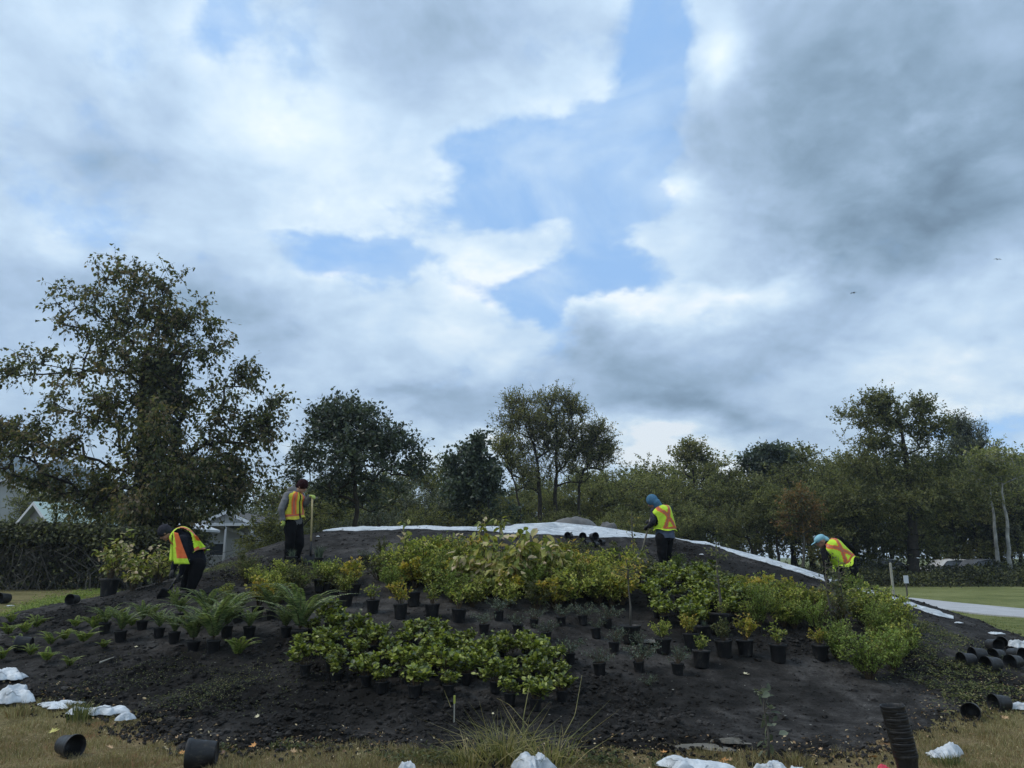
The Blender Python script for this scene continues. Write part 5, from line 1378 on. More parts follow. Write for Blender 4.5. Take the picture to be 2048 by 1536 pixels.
# ------------------------------------------------------------------ white fabric along the crest
def fabric_mat():
    m, b, bs, out = nmat('white_fabric')
    co = b.new('ShaderNodeTexCoord').outputs['Object']
    n = b.noise(co, 1.5, 5, .6)
    b.put(bs.inputs['Base Color'], b.ramp(n, [(.3, (.50, .54, .58)), (.45, (.72, .76, .79)), (.75, (.82, .84, .86))]))
    bs.inputs['Roughness'].default_value = .5
    bp = b.new('ShaderNodeBump'); bp.inputs['Strength'].default_value = .9; bp.inputs['Distance'].default_value = .3
    b.put(bp.inputs['Height'], b.noise(b.vec('MULTIPLY', co, (1.0, 3.0, 3.0)), 3.0, 5, .6, 1.0)); b.put(bs.inputs['Normal'], bp.outputs[0])
    return m
M['fabric'] = fabric_mat()
def fabric(label, rows, depth, seed, mat='fabric'):
    R = np.array(rows, float); xs = np.linspace(R[0, 0], R[-1, 0], 160); yt = np.interp(xs, R[:, 0], R[:, 1]); yb = np.interp(xs, R[:, 0], R[:, 2]); V = []
    rows_ = []
    for x, t, bt in zip(xs, yt, yb):
        Y0 = None; q = bt
        for _ in range(40):
            d = ray(x, q); tt = np.arange(8, 21, .02); X, Yy, Z = d[0] * tt, d[1] * tt, CZ + d[2] * tt; hit = Z < H(X, Yy)
            if hit.any() and Yy[int(np.argmax(hit))] < 20: Y0 = Yy[int(np.argmax(hit))]; break
            q += 1
        rows_.append((x, t, q, Y0))
    Y0s = np.array([r[3] for r in rows_]); 
    for _ in range(12): Y0s[1:-1] = (Y0s[:-2] + Y0s[1:-1] * 2 + Y0s[2:]) / 4
    n = 13
    for (x, t, q, _), Y0 in zip(rows_, Y0s):
        Pb = at(x, q, Y0); Pt = at(x, t, Y0 + depth)
        col = []
        for k in range(n):
            f = k / 8
            if f <= 1:
                p = Pb + (Pt - Pb) * f; p[2] += .04 * math.sin(f * PI) * math.sin(x * .11 + seed) + .09 * float(fbm(p[0], p[1] * 2.2, .55, 4)) * math.sin(f * PI) ** .6
                p[2] = max(p[2], float(surf(p[0], p[1])) + .015)
            else:
                p = Pt + np.array([0, (f - 1) * 1.6, 0]); p[2] = max(float(H(p[0], p[1])) + .02, Pt[2] - (f - 1) ** 1.3 * .9)
            col.append(p)
        V.append(col)
    V = np.array(V).reshape(-1, 3); g = Geo(); i = np.arange(159)[:, None] * n + np.arange(n - 1)[None]
    Q = np.stack([i, i + n, i + n + 1, i + 1], -1).reshape(-1, 4); g.add(V, Q)
    o = g.build('fabric_sheet', M[mat], None, True); tag(o, label, 'fabric sheet')
    md = o.modifiers.new('thickness', 'SOLIDIFY'); md.thickness = .006
    return o
fabric('long white fabric sheet draped over the mound crest left of the blue hood',
    [(645, 1066, 1068), (700, 1063, 1067), (750, 1060, 1065), (780, 1057, 1066), (800, 1053, 1065), (830, 1058, 1064), (870, 1060, 1066), (900, 1056, 1067), (950, 1054, 1068), (985, 1052, 1069), (1005, 1059, 1070), (1030, 1048, 1071), (1080, 1046, 1073), (1110, 1044, 1075), (1140, 1047, 1077), (1200, 1053, 1080), (1250, 1061, 1081), (1300, 1069, 1080), (1346, 1077, 1084)], .9, 1)
fabric('white fabric strip running down the right shoulder of the mound to the teal headscarf',
    [(1338, 1077, 1079), (1380, 1081, 1090), (1412, 1083, 1096), (1425, 1088, 1098), (1460, 1097, 1110), (1500, 1107, 1122), (1550, 1120, 1138), (1600, 1135, 1153), (1650, 1151, 1170), (1675, 1158, 1177)], .6, 2)
fabric('narrow white fabric strip ending at the foot of the mound by the path',
    [(1690, 1170, 1181), (1750, 1187, 1197), (1800, 1202, 1210), (1822, 1207, 1216), (1850, 1213, 1228), (1880, 1222, 1237), (1908, 1238, 1243)], .5, 3)

M['mesh_tarp'] = plain('grey_mesh_tarp', (.13, .125, .12), .7, .5, 3, .5, 12)
M['olive_tarp'] = plain('olive_tarp', (.09, .10, .065), .7, .4, 3, .5, 12)
def heap(label, px0, px1, topy, Y, mat, seed, cat='covered heap'):
    a = at(px0, 1060, Y); c = at(px1, 1060, Y); x = (a[0] + c[0]) / 2; w = (c[0] - a[0]) / 2; zt = at(px0, topy, Y)[2]; zb = float(H(x, Y)) - .1
    u = np.linspace(-1, 1, 60); U, Vv = np.meshgrid(u, u); r = np.hypot(U, Vv); hgt = (zt - zb)
    Z = hgt * np.clip(1 - r ** 5, -.05, 1) * (1 - .10 * r + .14 * fbm(U * 2 + seed, Vv * 2, 1.1, 3)) + .03 * hgt * np.abs(np.sin(U * 7 + Vv * 4 + seed)) * (r < 1)
    i = np.arange(59)[None] + (np.arange(59) * 60)[:, None]
    o = Geo().add(np.stack([x + U * w, Y + Vv * w * .6, zb + Z], -1), np.stack([i, i + 1, i + 61, i + 60], -1)).build('covered_heap', M[mat], None, True)
    tag(o, label, cat)
heap('long low heap under grey mesh tarp just behind the crest of the mound', 1080, 1214, 1038, 20.6, 'mesh_tarp', 1)
heap('small low grey tarp-covered heap right of the long one behind the crest', 1190, 1244, 1047, 20.9, 'mesh_tarp', 2)
heap('small olive tarp-covered heap poking up behind the white fabric at mid crest', 984, 1040, 1047, 20.3, 'olive_tarp', 3)

M['plastic'] = plain('white_plastic', (.58, .61, .64), .45, .35, 7, .7, 14)
M['scrap'] = plain('grey_burlap', (.15, .14, .12), .95, .3, 6, .6, 30)
M['pink'] = plain('pink_flagging', (.85, .08, .14), .5, .1, 5)
def crumple(name, px, py, wp, hp, label, cat, mat='plastic', az=0, deep=.7, seed=0, amp=.5, sub=5):
    g = ground_at(px, py); k = g[1] / F; r = np.random.default_rng(seed + int(px))
    n = 46; m = 72; th = np.arange(m) / m * 2 * PI; q = np.linspace(0, 1, n) ** .85; o1 = r.random() * 50
    TH, Rr = np.meshgrid(th, q); out = 1 + .75 * fbm(np.cos(TH) * 1.2 + o1, np.sin(TH) * 1.2, .55, 4) + .10 * np.sign(np.sin(TH * 3 + o1)) * (Rr > .7)
    X = np.cos(TH) * Rr * out; Y = np.sin(TH) * Rr * out
    rid = lambda s_, a_: a_ * (.55 - 1.7 * np.abs(fbm(X + o1 + .3 * Y, Y - o1, s_, 2)))
    fold = rid(1.1, .75) + rid(.5, .30) + rid(.2, .07)
    Z = (1 - Rr ** 4) * (.34 + amp * 1.2 * fold) + .04 * (Rr ** 2) * np.abs(np.sin(TH * 5 + Rr * 5)) + .015
    X = X + .10 * fbm(X + 3, Y, .3, 3); Y = Y + .10 * fbm(X, Y + 7, .3, 3)
    X = X + .18 * np.sin(Y * 3 + o1) * Rr
    V = np.stack([X * wp * k / 2, Y * wp * k / 2 * deep, np.maximum(Z, 0) * hp * k * .9], -1).reshape(-1, 3)
    ii = np.arange(m)[None] + (np.arange(n - 1) * m)[:, None]; jj = (np.arange(m) + 1)[None] % m + (np.arange(n - 1) * m)[:, None]
    me = Geo().add(V, np.stack([ii, jj, jj + m, ii + m], -1)).mesh(name, M[mat], True)
    o = link(name, me); o.location = (g[0], g[1], float(surf(g[0], g[1])) + .012); o.rotation_euler = (0, 0, rad(az)); tag(o, label, cat)
    md = o.modifiers.new('thickness', 'SOLIDIFY'); md.thickness = .003; md.offset = 1
for i, a in enumerate([(10, 1372, 60, 34, 'white plastic bag at the left edge, upper of two'), (22, 1408, 76, 52, 'crumpled white plastic bag at the left edge, lower of two'), (118, 1412, 78, 12, 'thin flat white bag lying left of the long crumpled one'),
                       (190, 1430, 110, 32, 'long crumpled white plastic bag on the grass edge at lower left'), (250, 1443, 30, 22, 'small torn white bag end right of the long crumpled one'),
                       (815, 1545, 28, 26, 'small piece of white bag at the bottom edge left of the grass tuft'), (1068, 1545, 66, 50, 'white plastic bag in front of the grass tuft at the bottom edge'),
                       (1384, 1545, 104, 42, 'large white plastic bag with dark twigs over it at the bottom edge'), (1545, 1548, 50, 34, 'white plastic bag at the foot of the tall weed at the bottom edge'), (1592, 1552, 34, 22, 'small round white bag right of the one under the tall weed'),
                       (1893, 1516, 66, 40, 'torn white plastic bag on dry grass right of the tall pot stack'), (2040, 1302, 44, 26, 'white bag behind the heap of pots at the right edge'), (2044, 1422, 30, 22, 'white bag next to a lying pot at the right edge')]):
    crumple('plastic_bag', *a[:4], a[4], 'plastic bag', az=[0, 20, -10, -12, 30, 0, -20, -15, 0, 0, 10, 0, 0][i], deep=.5 if i == 3 else .7, seed=i)
crumple('burlap_scrap', 1395, 1499, 124, 9, 'flat grey burlap scrap on the soil above the large white bag', 'burlap', 'scrap', -8, .35, 3, .7)
crumple('burlap_scrap', 1470, 1500, 56, 13, 'smaller crumpled burlap scrap right of the flat one', 'burlap', 'scrap', -8, .4, 4, .7)
crumple('burlap_scrap', 1300, 1290, 56, 7, 'grey fabric scrap on the soil right of the big sapling pot', 'burlap', 'scrap', 20, .6, 5, .5)
crumple('flagging', 1768, 1548, 26, 16, 'crumpled pink flagging at the bottom edge left of the pot stack', 'ribbon', 'pink', 0, .5, 6, .9)
for i, (x, y, w, l) in enumerate([(1918, 1252, 16, 'small white scrap at the tip of the fabric strip'), (1988, 1275, 26, 'flat white scrap on the lawn near the right edge'), (20, 1213, 12, 'white litter beside the pot on the far left lawn'), (636, 1077, 6, 'tiny white scrap on the crest right of the shovel'), (1404, 1117, 7, 'tiny white scrap on the bare soil right of the person in blue hood')]):
    crumple('litter', x, y, w, max(3, w * .25), l, 'litter', seed=40 + i, sub=4)

# ------------------------------------------------------------------ houses, cars, posts
M['siding'] = plain('pale_siding', (.36, .37, .36), .8, .08, 2, .1, 30)
M['siding_grey'] = plain('grey_shingle', (.20, .20, .19), .9, .25, 6, .3, 20)
M['roof_dark'] = plain('dark_roof', (.10, .095, .09), .9, .3, 3, .3, 20)
M['roof_grey'] = plain('grey_roof', (.24, .24, .22), .9, .25, 3, .3, 20)
M['roof_mint'] = plain('mint_metal_roof', (.34, .44, .41), .6, .12, 2)
M['white_paint'] = plain('white_paint', (.50, .52, .54), .5, .08, 3)
M['glass'] = plain('window_glass', (.03, .035, .04), .08, .1, 1, spec=.8)
def rotz(a): return np.array([[math.cos(a), -math.sin(a), 0], [math.sin(a), math.cos(a), 0], [0, 0, 1]])
def slab(g, P, t, mi=0):
    """thick plate on four corners, thickened downwards"""
    P = np.array(P, float); V = np.concatenate([P, P - [0, 0, t]])
    g.add(V, [[0, 1, 2, 3], [7, 6, 5, 4], [0, 4, 5, 1], [1, 5, 6, 2], [2, 6, 7, 3], [3, 7, 4, 0]], mi=mi)
def house(label, c, w, d, eave, ridge, az, wall, roof, wins=(), over=.35, porch=None):
    """gable end faces local -y; ridge runs along y"""
    o = thing('house', label, 'house', (c[0], c[1], float(H(c[0], c[1])) - .05), rad(az))
    zo = float(H(c[0], c[1])) - .05; eave -= zo; ridge -= zo
    g = Geo(); x, y = w / 2, d / 2
    V = [(-x, -y, 0), (x, -y, 0), (x, y, 0), (-x, y, 0), (-x, -y, eave), (x, -y, eave), (x, y, eave), (-x, y, eave), (0, -y, ridge), (0, y, ridge)]
    g.add(V, [[0, 1, 5, 4], [1, 2, 6, 5], [2, 3, 7, 6], [3, 0, 4, 7]], [[4, 5, 8], [6, 7, 9]]); g.build('wall', M[wall], o)
    sl = (ridge - eave) / x; g = Geo(); t = .14
    for s in (-1, 1):
        slab(g, [(0, -y - over, ridge + t), (s * (x + over), -y - over, eave - sl * over + t), (s * (x + over), y + over, eave - sl * over + t), (0, y + over, ridge + t)], t - .01)
    g.build('roof', M[roof], o)
    g = Geo()
    for s in (-1, 1):
        slab(g, [(0, -y - over - .03, ridge + .13), (s * (x + over), -y - over - .03, eave - sl * over + .13), (s * (x + over), -y - over - .002, eave - sl * over + .13), (0, -y - over - .002, ridge + .13)], .2)
    g.build('fascia', M['white_paint'], o)
    for (wx, wz, ww, wh) in wins:
        g = Geo(); box(g, (wx, -y - .03, wz), (ww + .16, .07, wh + .16)); f = g.build('window', M['white_paint'], o)
        g = Geo(); box(g, (wx, -y - .055, wz), (ww, .05, wh)); g.build('pane', M['glass'], f)
    if porch:
        x0, x1, pz, pd = porch; g = Geo(); box(g, ((x0 + x1) / 2, -y - pd / 2 - .02, pz), (x1 - x0, pd, .16)); g.build('porch_roof', M['white_paint'], o)
        for px_ in np.linspace(x0 + .15, x1 - .15, 3):
            g = Geo(); box(g, (px_, -y - pd + .1, pz / 2 - .05), (.12, .12, pz - .12)); g.build('post', M['white_paint'], o)
    return o
def HP(px, py, Y): return at(px, py, Y)
a = HP(487, 1040, 52); zg = lambda py, Y: float(HP(500, py, Y)[2])
house('white gabled house with flat-roofed porch seen between bramble hedge and mound', (a[0], 54), 2.9, 7, zg(1046, 52), zg(1029, 52), -8, 'siding', 'roof_dark', [(-.6, 2.2, .7, .8), (.7, 2.2, .7, .8)], porch=(-1.2, 2.6, zg(1053, 52) - .5, 1.6))
a = HP(425, 1060, 50); house('low grey-roofed shed joined to the left of the white gabled house', (a[0], 52), 3.0, 4, zg(1066, 50), zg(1050, 50), 6, 'siding', 'roof_grey', [(.2, 1.6, .9, .7)])
a = HP(60, 1040, 46); house('grey shingled house with pale mint roof behind the bramble hedge at left', (a[0] + 1.6, 47), 4.0, 3.2, zg(1046, 46), zg(1009, 46), -38, 'siding_grey', 'roof_mint', [(0, 2.0, .8, .8)])
a = HP(-10, 980, 62); house('grey-roofed house at the left edge behind the trees', (a[0], 66), 5.4, 8, zg(1000, 62), zg(960, 62), 10, 'siding', 'roof_grey', [(-1, 3.2, .9, 1.0), (1, 3.2, .9, 1.0)])
a = HP(335, 1050, 44); house('low white-trimmed shed glimpsed under the tallest tree', (a[0], 46), 2.2, 2.5, zg(1058, 44), zg(1046, 44), -15, 'siding_grey', 'white_paint', [(0, 1.6, .7, .5)])

M['rubber'] = plain('tyre_rubber', (.02, .02, .02), .8, .2, 9)
M['rim'] = plain('wheel_rim', (.45, .45, .46), .3, .1, 9, metal=.7)
M['lamp_glass'] = plain('headlight_glass', (.6, .6, .62), .15, .05, 9)
def car_proto(paint):
    o = thing('parked_car', 'x', 'car'); g = Geo()
    prof = [(-2.15, .35), (-2.2, .62), (-2.1, .88), (-1.5, .98), (-.95, 1.38), (-.2, 1.46), (.55, 1.42), (1.1, 1.02), (1.75, .92), (2.12, .74), (2.15, .38)]
    ys = [(-.86, .93), (-.84, .98), (-.5, 1.0), (0, 1.0), (.5, 1.0), (.84, .98), (.86, .93)]
    V = [(x, y * (1 - .20 * max(0, z - .95) / .5), .3 + (z - .3) * k) for y, k in ys for x, z in prof]; n = len(prof)
    Q = [[a * n + i, a * n + i + 1, (a + 1) * n + i + 1, (a + 1) * n + i] for a in range(6) for i in range(n - 1)] + [[a * n, (a + 1) * n, (a + 1) * n + n - 1, a * n + n - 1] for a in range(6)]
    T = [[0, i, i + 1] for i in range(1, n - 1)] + [[6 * n, 6 * n + i + 1, 6 * n + i] for i in range(1, n - 1)]
    g.add(V, Q, T); g.build('body', M[paint], o, True)
    for s in (-1, 1):
        g = Geo(); P = [(-1.3, 1.02), (-.9, 1.32), (.5, 1.34), (.98, 1.03)]; yy = lambda z: s * (.862 * (1 - .20 * max(0, z - .95) / .5) + .012)
        g.add([(x, yy(z), z) for x, z in P], [[0, 1, 2, 3]]); g.build('side_window', M['glass'], o)
    g = Geo(); g.add([(.62, -.62, 1.39), (.62, .62, 1.39), (1.09, .74, 1.045), (1.09, -.74, 1.045)], [[0, 1, 2, 3]]); g.build('windscreen', M['glass'], o)
    for x in (-1.35, 1.35):
        for s in (-1, 1):
            g = Geo(); g2 = Geo(); Mx = Matrix.Translation((x, s * .74, .33)) @ Matrix.Rotation(PI / 2 * s * -1, 4, 'X')
            lathe(g, [(.0, -.1), (.30, -.1), (.33, -.07), (.33, .09), (.30, .12), (.2, .12)], 20, M=Mx); lathe(g2, [(.0, .13), (.17, .135), (.205, .115)], 20, M=Mx)
            w = g.build('wheel', M['rubber'], o, True); g2.build('rim', M['rim'], w, True)
    for s in (-1, 1):
        g = Geo(); ball(g, (2.08, s * .62, .70), (.08, .17, .08)); g.build('headlight', M['lamp_glass'], o, True)
    return o
M['car_white'] = plain('white_car_paint', (.70, .70, .71), .25, .05, 1, spec=.6); M['car_grey'] = plain('grey_car_paint', (.16, .17, .19), .25, .05, 1, spec=.6)
for i, (px, Y, az, pt, lab) in enumerate([(1770, 55, 12, 'car_white', 'white parked car half hidden behind the shrubs just left of the pale post'), (1905, 53, 10, 'car_white', 'white parked car seen through the undergrowth right of the largest right-hand tree'),
                                   (1965, 52, 12, 'car_grey', 'grey parked car behind the low hedge near the birch trunks'), (1715, 57, 8, 'car_grey', 'grey parked car furthest left in the car park')]):
    if i == 0: pw = o = car_proto('car_white')
    elif i == 2: pg = o = car_proto('car_grey')
    else: o = copy_tree(pw if pt == 'car_white' else pg, tree_of(pw if pt == 'car_white' else pg))
    p = at(px, 1130, Y); o.location = (p[0], Y, float(H(p[0], Y)) + .06); o.rotation_euler = (0, 0, rad(az)); o['label'] = lab; o['category'] = 'car'

M['post'] = plain('weathered_white_post', (.33, .31, .26), .8, .25, 6)
g0 = at(1789, 1206, 27); g0[2] = float(H(g0[0], g0[1])); o = thing('marker_post', 'pale wooden post standing on the lawn at the start of the path', 'post', g0)
hh = at(1780, 1127, g0[1])[2] - g0[2]; g = Geo(); box(g, (0, 0, hh / 2 - .1), (.062, .062, hh + .2)); g.build('post', M['post'], o); g = Geo(); lathe(g, [(.044, hh - .005), (.04, hh + .015), (0, hh + .03)], 4); g.build('cap', M['post'], o)
g0 = at(1816, 1203, 27.5); g0[2] = float(H(g0[0], g0[1])); o = thing('small_sign', 'small white sign on a thin grey stake beside the path', 'sign', g0)
hh = at(1812, 1151, g0[1])[2] - g0[2]; g = Geo(); box(g, (0, 0, hh / 2 - .1), (.045, .03, hh + .2)); g.build('stake', M['bark_grey'], o); g = Geo(); box(g, (0, -.03, hh - .13), (.16, .02, .26)); g.build('sign_panel', M['white_paint'], o)
M['yellow_tag'] = plain('yellow_tag', (.40, .42, .08), .6, .2, 9)
g0 = ground_at(908, 1458); z0 = float(surf(g0[0], g0[1])); o = thing('plant_stake', 'short stake with yellow top stuck in the soil left of the grass tuft', 'stake', (g0[0], g0[1], z0))
g = Geo(); box(g, (0, 0, .07), (.012, .008, .18)); g.build('stake', M['post'], o); g = Geo(); box(g, (0, 0, .19), (.018, .010, .07)); g.build('tag', M['yellow_tag'], o)

# birds
M['feather'] = plain('dark_feather', (.03, .03, .035), .8, .2, 9)
for i, (px, py, Y, lab) in enumerate([(1707, 586, 70, 'small dark bird gliding in the middle right of the sky'), (1995, 519, 75, 'small dark bird flying near the right edge of the sky')]):
    p = at(px, py, Y); g = Geo(); limb(g, [(-.16, 0, 0), (-.05, 0, .01), (.10, 0, .01), (.17, 0, .02)], [.012, .04, .035, .022], 8, 3)
    o = link('bird', g.mesh('bird', M['feather'], True)); o.location = p; o.rotation_euler = (.1, 0, rad(20 + 60 * i)); tag(o, lab, 'bird', 'birds in the sky')
    for s in (-1, 1):
        g = Geo(); xs = [0, .3, .62, .95]; ys_ = [.09, .12, .09, .0]; zz = [.02, .09, .06, -.02]; V = []
        for a_, b_, c_ in zip(xs, ys_, zz): V += [(b_ * .5, s * a_ * .42, c_ * .8), (-b_ * .9, s * a_ * .42, c_ * .8 - .01)]
        g.add(V, [[0, 1, 3, 2], [2, 3, 5, 4], [4, 5, 7, 6]]); w = g.build('wing', M['feather'], o, True); md = w.modifiers.new('t', 'SOLIDIFY'); md.thickness = .01

# ------------------------------------------------------------------ near ground: grass, weeds, clods, leaves
M['blade_dry'] = leafmat('dry_grass_blades', [(.12, .11, .05), (.21, .17, .08), (.31, .25, .13), (.15, .16, .06), (.22, .13, .06), (.42, .36, .20)], .25, .7, .0, cl=1.2)
M['blade_green'] = leafmat('green_grass_blades', [(.09, .12, .035), (.15, .18, .055), (.20, .225, .075), (.26, .24, .10)], .25, .7, .0, cl=1.2)
def blades(name, label, n, xr, yr, cond, h, w, mat, seed, lean=.8):
    r = np.random.default_rng(seed); X = r.uniform(*xr, n); Yy = yr[0] + (yr[1] - yr[0]) * r.random(n) ** 1.3
    k = cond(X, Yy); X, Yy = X[k], Yy[k]; n = len(X)
    cl = np.clip(.9 + 1.3 * fbm(X, Yy, .35, 3), .25, 2)
    Z = ground_z(X, Yy); hh = h * (.35 + .9 * r.random(n)) * cl
    a = r.random(n) * 2 * PI; d = np.stack([np.cos(a), np.sin(a), a * 0], 1) * (lean * hh * r.random(n))[:, None]; s = np.stack([-np.sin(a * 3), np.cos(a * 3), a * 0], 1) * w
    B = np.stack([X, Yy, Z - .005], 1); m = B + d * .4 + np.stack([a * 0, a * 0, hh * .6], 1); t = B + d * 1.3 + np.stack([a * 0, a * 0, hh], 1)
    V = np.stack([B - s, B + s, m + s * .7, m - s * .7, t], 1).reshape(-1, 3); o = np.arange(n)[:, None] * 5
    tag(Geo().add(V, o + [0, 1, 2, 3], o + [3, 2, 4]).build(name, mat), label, 'grass', kind='stuff')
nog = lambda X, Y: (soil_mask(X, Y) < -.02 + .1 * fbm(X, Y, .2, 2)) 
blades('dry_grass', 'dry brown grass along the bottom edge of the photo', 230000, (-6.2, 6.6), (5.9, 9.4), nog, .042, .0020, M['blade_dry'], 1)
blades('lawn_grass', 'greener grass of the lawns beyond the mound', 60000, (6.5, 16), (10, 26), lambda X, Y: (soil_mask(X, Y) < -.05) & (np.abs(X) < .70 * Y + 1), .035, .0035, M['blade_green'], 2)
# weeds along the soil edge
def weeds(name, label, pts, n, h, L, mat, seed, spread):
    r = np.random.default_rng(seed); P = np.array([ground_at(*p)[:2] for p in pts]); t = r.random(n) * (len(P) - 1)
    X = np.interp(t, range(len(P)), P[:, 0]) + r.normal(0, spread, n); Yy = np.interp(t, range(len(P)), P[:, 1]) + r.normal(0, spread, n)
    k = fbm(X, Yy, .5, 3) > -.12; X, Yy = X[k], Yy[k]; n = len(X)
    Z = surf(X, Yy) + h * r.random(n) ** 1.2 * (.6 + fbm(X, Yy, .3, 2)); g = Geo()
    leaves4(g, np.stack([X, Yy, Z], 1), rvec(n, r) * [1, 1, .5] + [0, 0, .3], unit(rvec(n, r) * .6 + [0, 0, 1]), L * (.6 + .8 * r.random(n)), L * .5 * (.6 + .8 * r.random(n)))
    tag(g.build(name, mat), label, 'weeds', kind='stuff')
weeds('weeds', 'leafy green weeds along the far left edge of the soil', [(-60, 1245), (30, 1228), (100, 1208), (150, 1198), (200, 1186)], 9000, .16, .05, M['lf_fresh'], 3, .45)
weeds('weeds', 'low weeds on the right slope beside the pot heap', [(1850, 1270), (1870, 1310), (1905, 1340), (1930, 1370), (1880, 1390), (1960, 1400)], 6500, .08, .03, M['lf_shrub'], 4, .35)
weeds('weeds', 'low weeds between dry grass and soil at the bottom edge', [(450, 1490), (560, 1498), (700, 1515), (860, 1520), (1000, 1518), (1200, 1525), (1300, 1520)], 5000, .06, .035, M['lf_shrub'], 5, .10)
weeds('weeds', 'dug-up weedy stubble on the soil at lower left', [(180, 1370), (260, 1350), (340, 1390), (430, 1420), (300, 1400), (480, 1390), (560, 1340)], 5000, .05, .022, M['lf_shrub'], 6, .4)
weeds('weeds', 'scattered weeds on the dug band left of the person in grey jacket', [(410, 1150), (450, 1135), (500, 1160), (600, 1165), (700, 1160)], 3500, .10, .03, M['lf_shrub'], 7, .25)
weeds('weeds', 'low weedy growth beside the path side of the mound', [(1560, 1180), (1640, 1200), (1700, 1215), (1850, 1260), (1900, 1290)], 3500, .10, .032, M['lf_shrub'], 8, .3)

# clods of soil and little chips
def clods(name, label, n, mat, smin, smax, dug, seed, flat=.7):
    r = np.random.default_rng(seed); X = r.uniform(-9, 9.5, n * 8); Yy = 6.5 + 12 * r.random(n * 8) ** 1.5
    k = (soil_mask(X, Yy) > .0) & (r.random(len(X)) < (dugness(X, Yy) if dug else .35) + .05) & (np.abs(X) < .72 * Yy); X, Yy = X[k][:n], Yy[k][:n]; n = len(X)
    s = smin + (smax - smin) * r.random(n) ** 3; C = np.stack([X, Yy, soil_z(X, Yy) + .045 + s * .05], 1)
    bm = bmesh.new(); bmesh.ops.create_icosphere(bm, subdivisions=1, radius=1); oc = np.array([v.co[:] for v in bm.verts]); F_ = [[v.index for v in f.verts] for f in bm.faces]; bm.free(); nv = len(oc)
    R_ = [np.linalg.qr(r.normal(size=(3, 3)))[0] for _ in range(40)]
    V = np.stack([oc @ R_[i % 40] for i in range(n)]) * r.uniform(.6, 1.25, (n, nv, 1)) * s[:, None, None] * [1, 1, flat] + C[:, None]
    T = (np.array(F_)[None] + (np.arange(n) * nv)[:, None, None]).reshape(-1, 3)
    tag(Geo().add(V.reshape(-1, 3), None, T).build(name, mat), label, 'soil', kind='stuff')
M['chip'] = plain('pale_chips', (.26, .25, .22), .9, .5, 60)
clods('soil_clods', 'crumbly dark soil clods in the dug patches of the mound', 16000, M['soil'], .008, .045, True, 9)
clods('soil_crumbs', 'fine soil crumbs scattered over the whole mound', 14000, M['soil'], .005, .022, False, 10)
clods('pebbles', 'tiny pale chips and pebbles scattered on the soil', 900, M['chip'], .004, .014, False, 11, .4)

# fallen leaves
LC = {'tan': (.50, .32, .17), 'orange': (.62, .30, .10), 'yellow': (.58, .52, .16), 'brown': (.16, .09, .06), 'cream': (.62, .55, .36)}
for n_, c in LC.items(): M['fall_' + n_] = plain('fallen_leaf_' + n_, c, .7, .3, 20)
def leafshape(seed):
    r = random.Random(seed); pts = []
    lob = [(0, 1.0), (.42, .42), (.75, .85), (1.15, .40), (1.6, .62), (2.1, .30), (2.75, .42), (3.14, .12)]
    for a, q in lob: pts.append((a, q * r.uniform(.9, 1.1)))
    for a, q in lob[-2:0:-1]: pts.append((2 * PI - a, q * r.uniform(.9, 1.1)))
    V = [(0, 0, .0)]
    cu = r.uniform(.15, .55)
    for f in (.5, 1):
        for a, q in pts: x, y = math.sin(a) * q * f, math.cos(a) * q * f; V.append((x, y, cu * (x * x * 1.1 + y * y * .5) + .06 * math.sin(a * 5 + seed) * f))
    n = len(pts); g = Geo(); i = np.arange(n); j = (i + 1) % n
    g.add(V, np.stack([1 + i, 1 + n + i, 1 + n + j, 1 + j], 1), np.stack([i * 0, 1 + i, 1 + j], 1)); return g
LM = {}
def fallen(px, py, w, c, lab, grp='fallen leaves on the grass and soil'):
    r = random.Random(px * 3 + py); k_ = (r.randrange(3), c)
    if k_ not in LM: LM[k_] = leafshape(k_[0]).mesh('fallen_leaf', M['fall_' + c], False)
    g = ground_at(px, py); s = w * g[1] / F / 1.7; o = link('fallen_leaf', LM[k_])
    o.location = (g[0], g[1], float(surf(g[0], g[1])) + .014); o.rotation_euler = (r.uniform(-.5, .5), r.uniform(-.5, .5), r.random() * 6.28); o.scale = (s, s, s); tag(o, lab, 'leaf', grp)
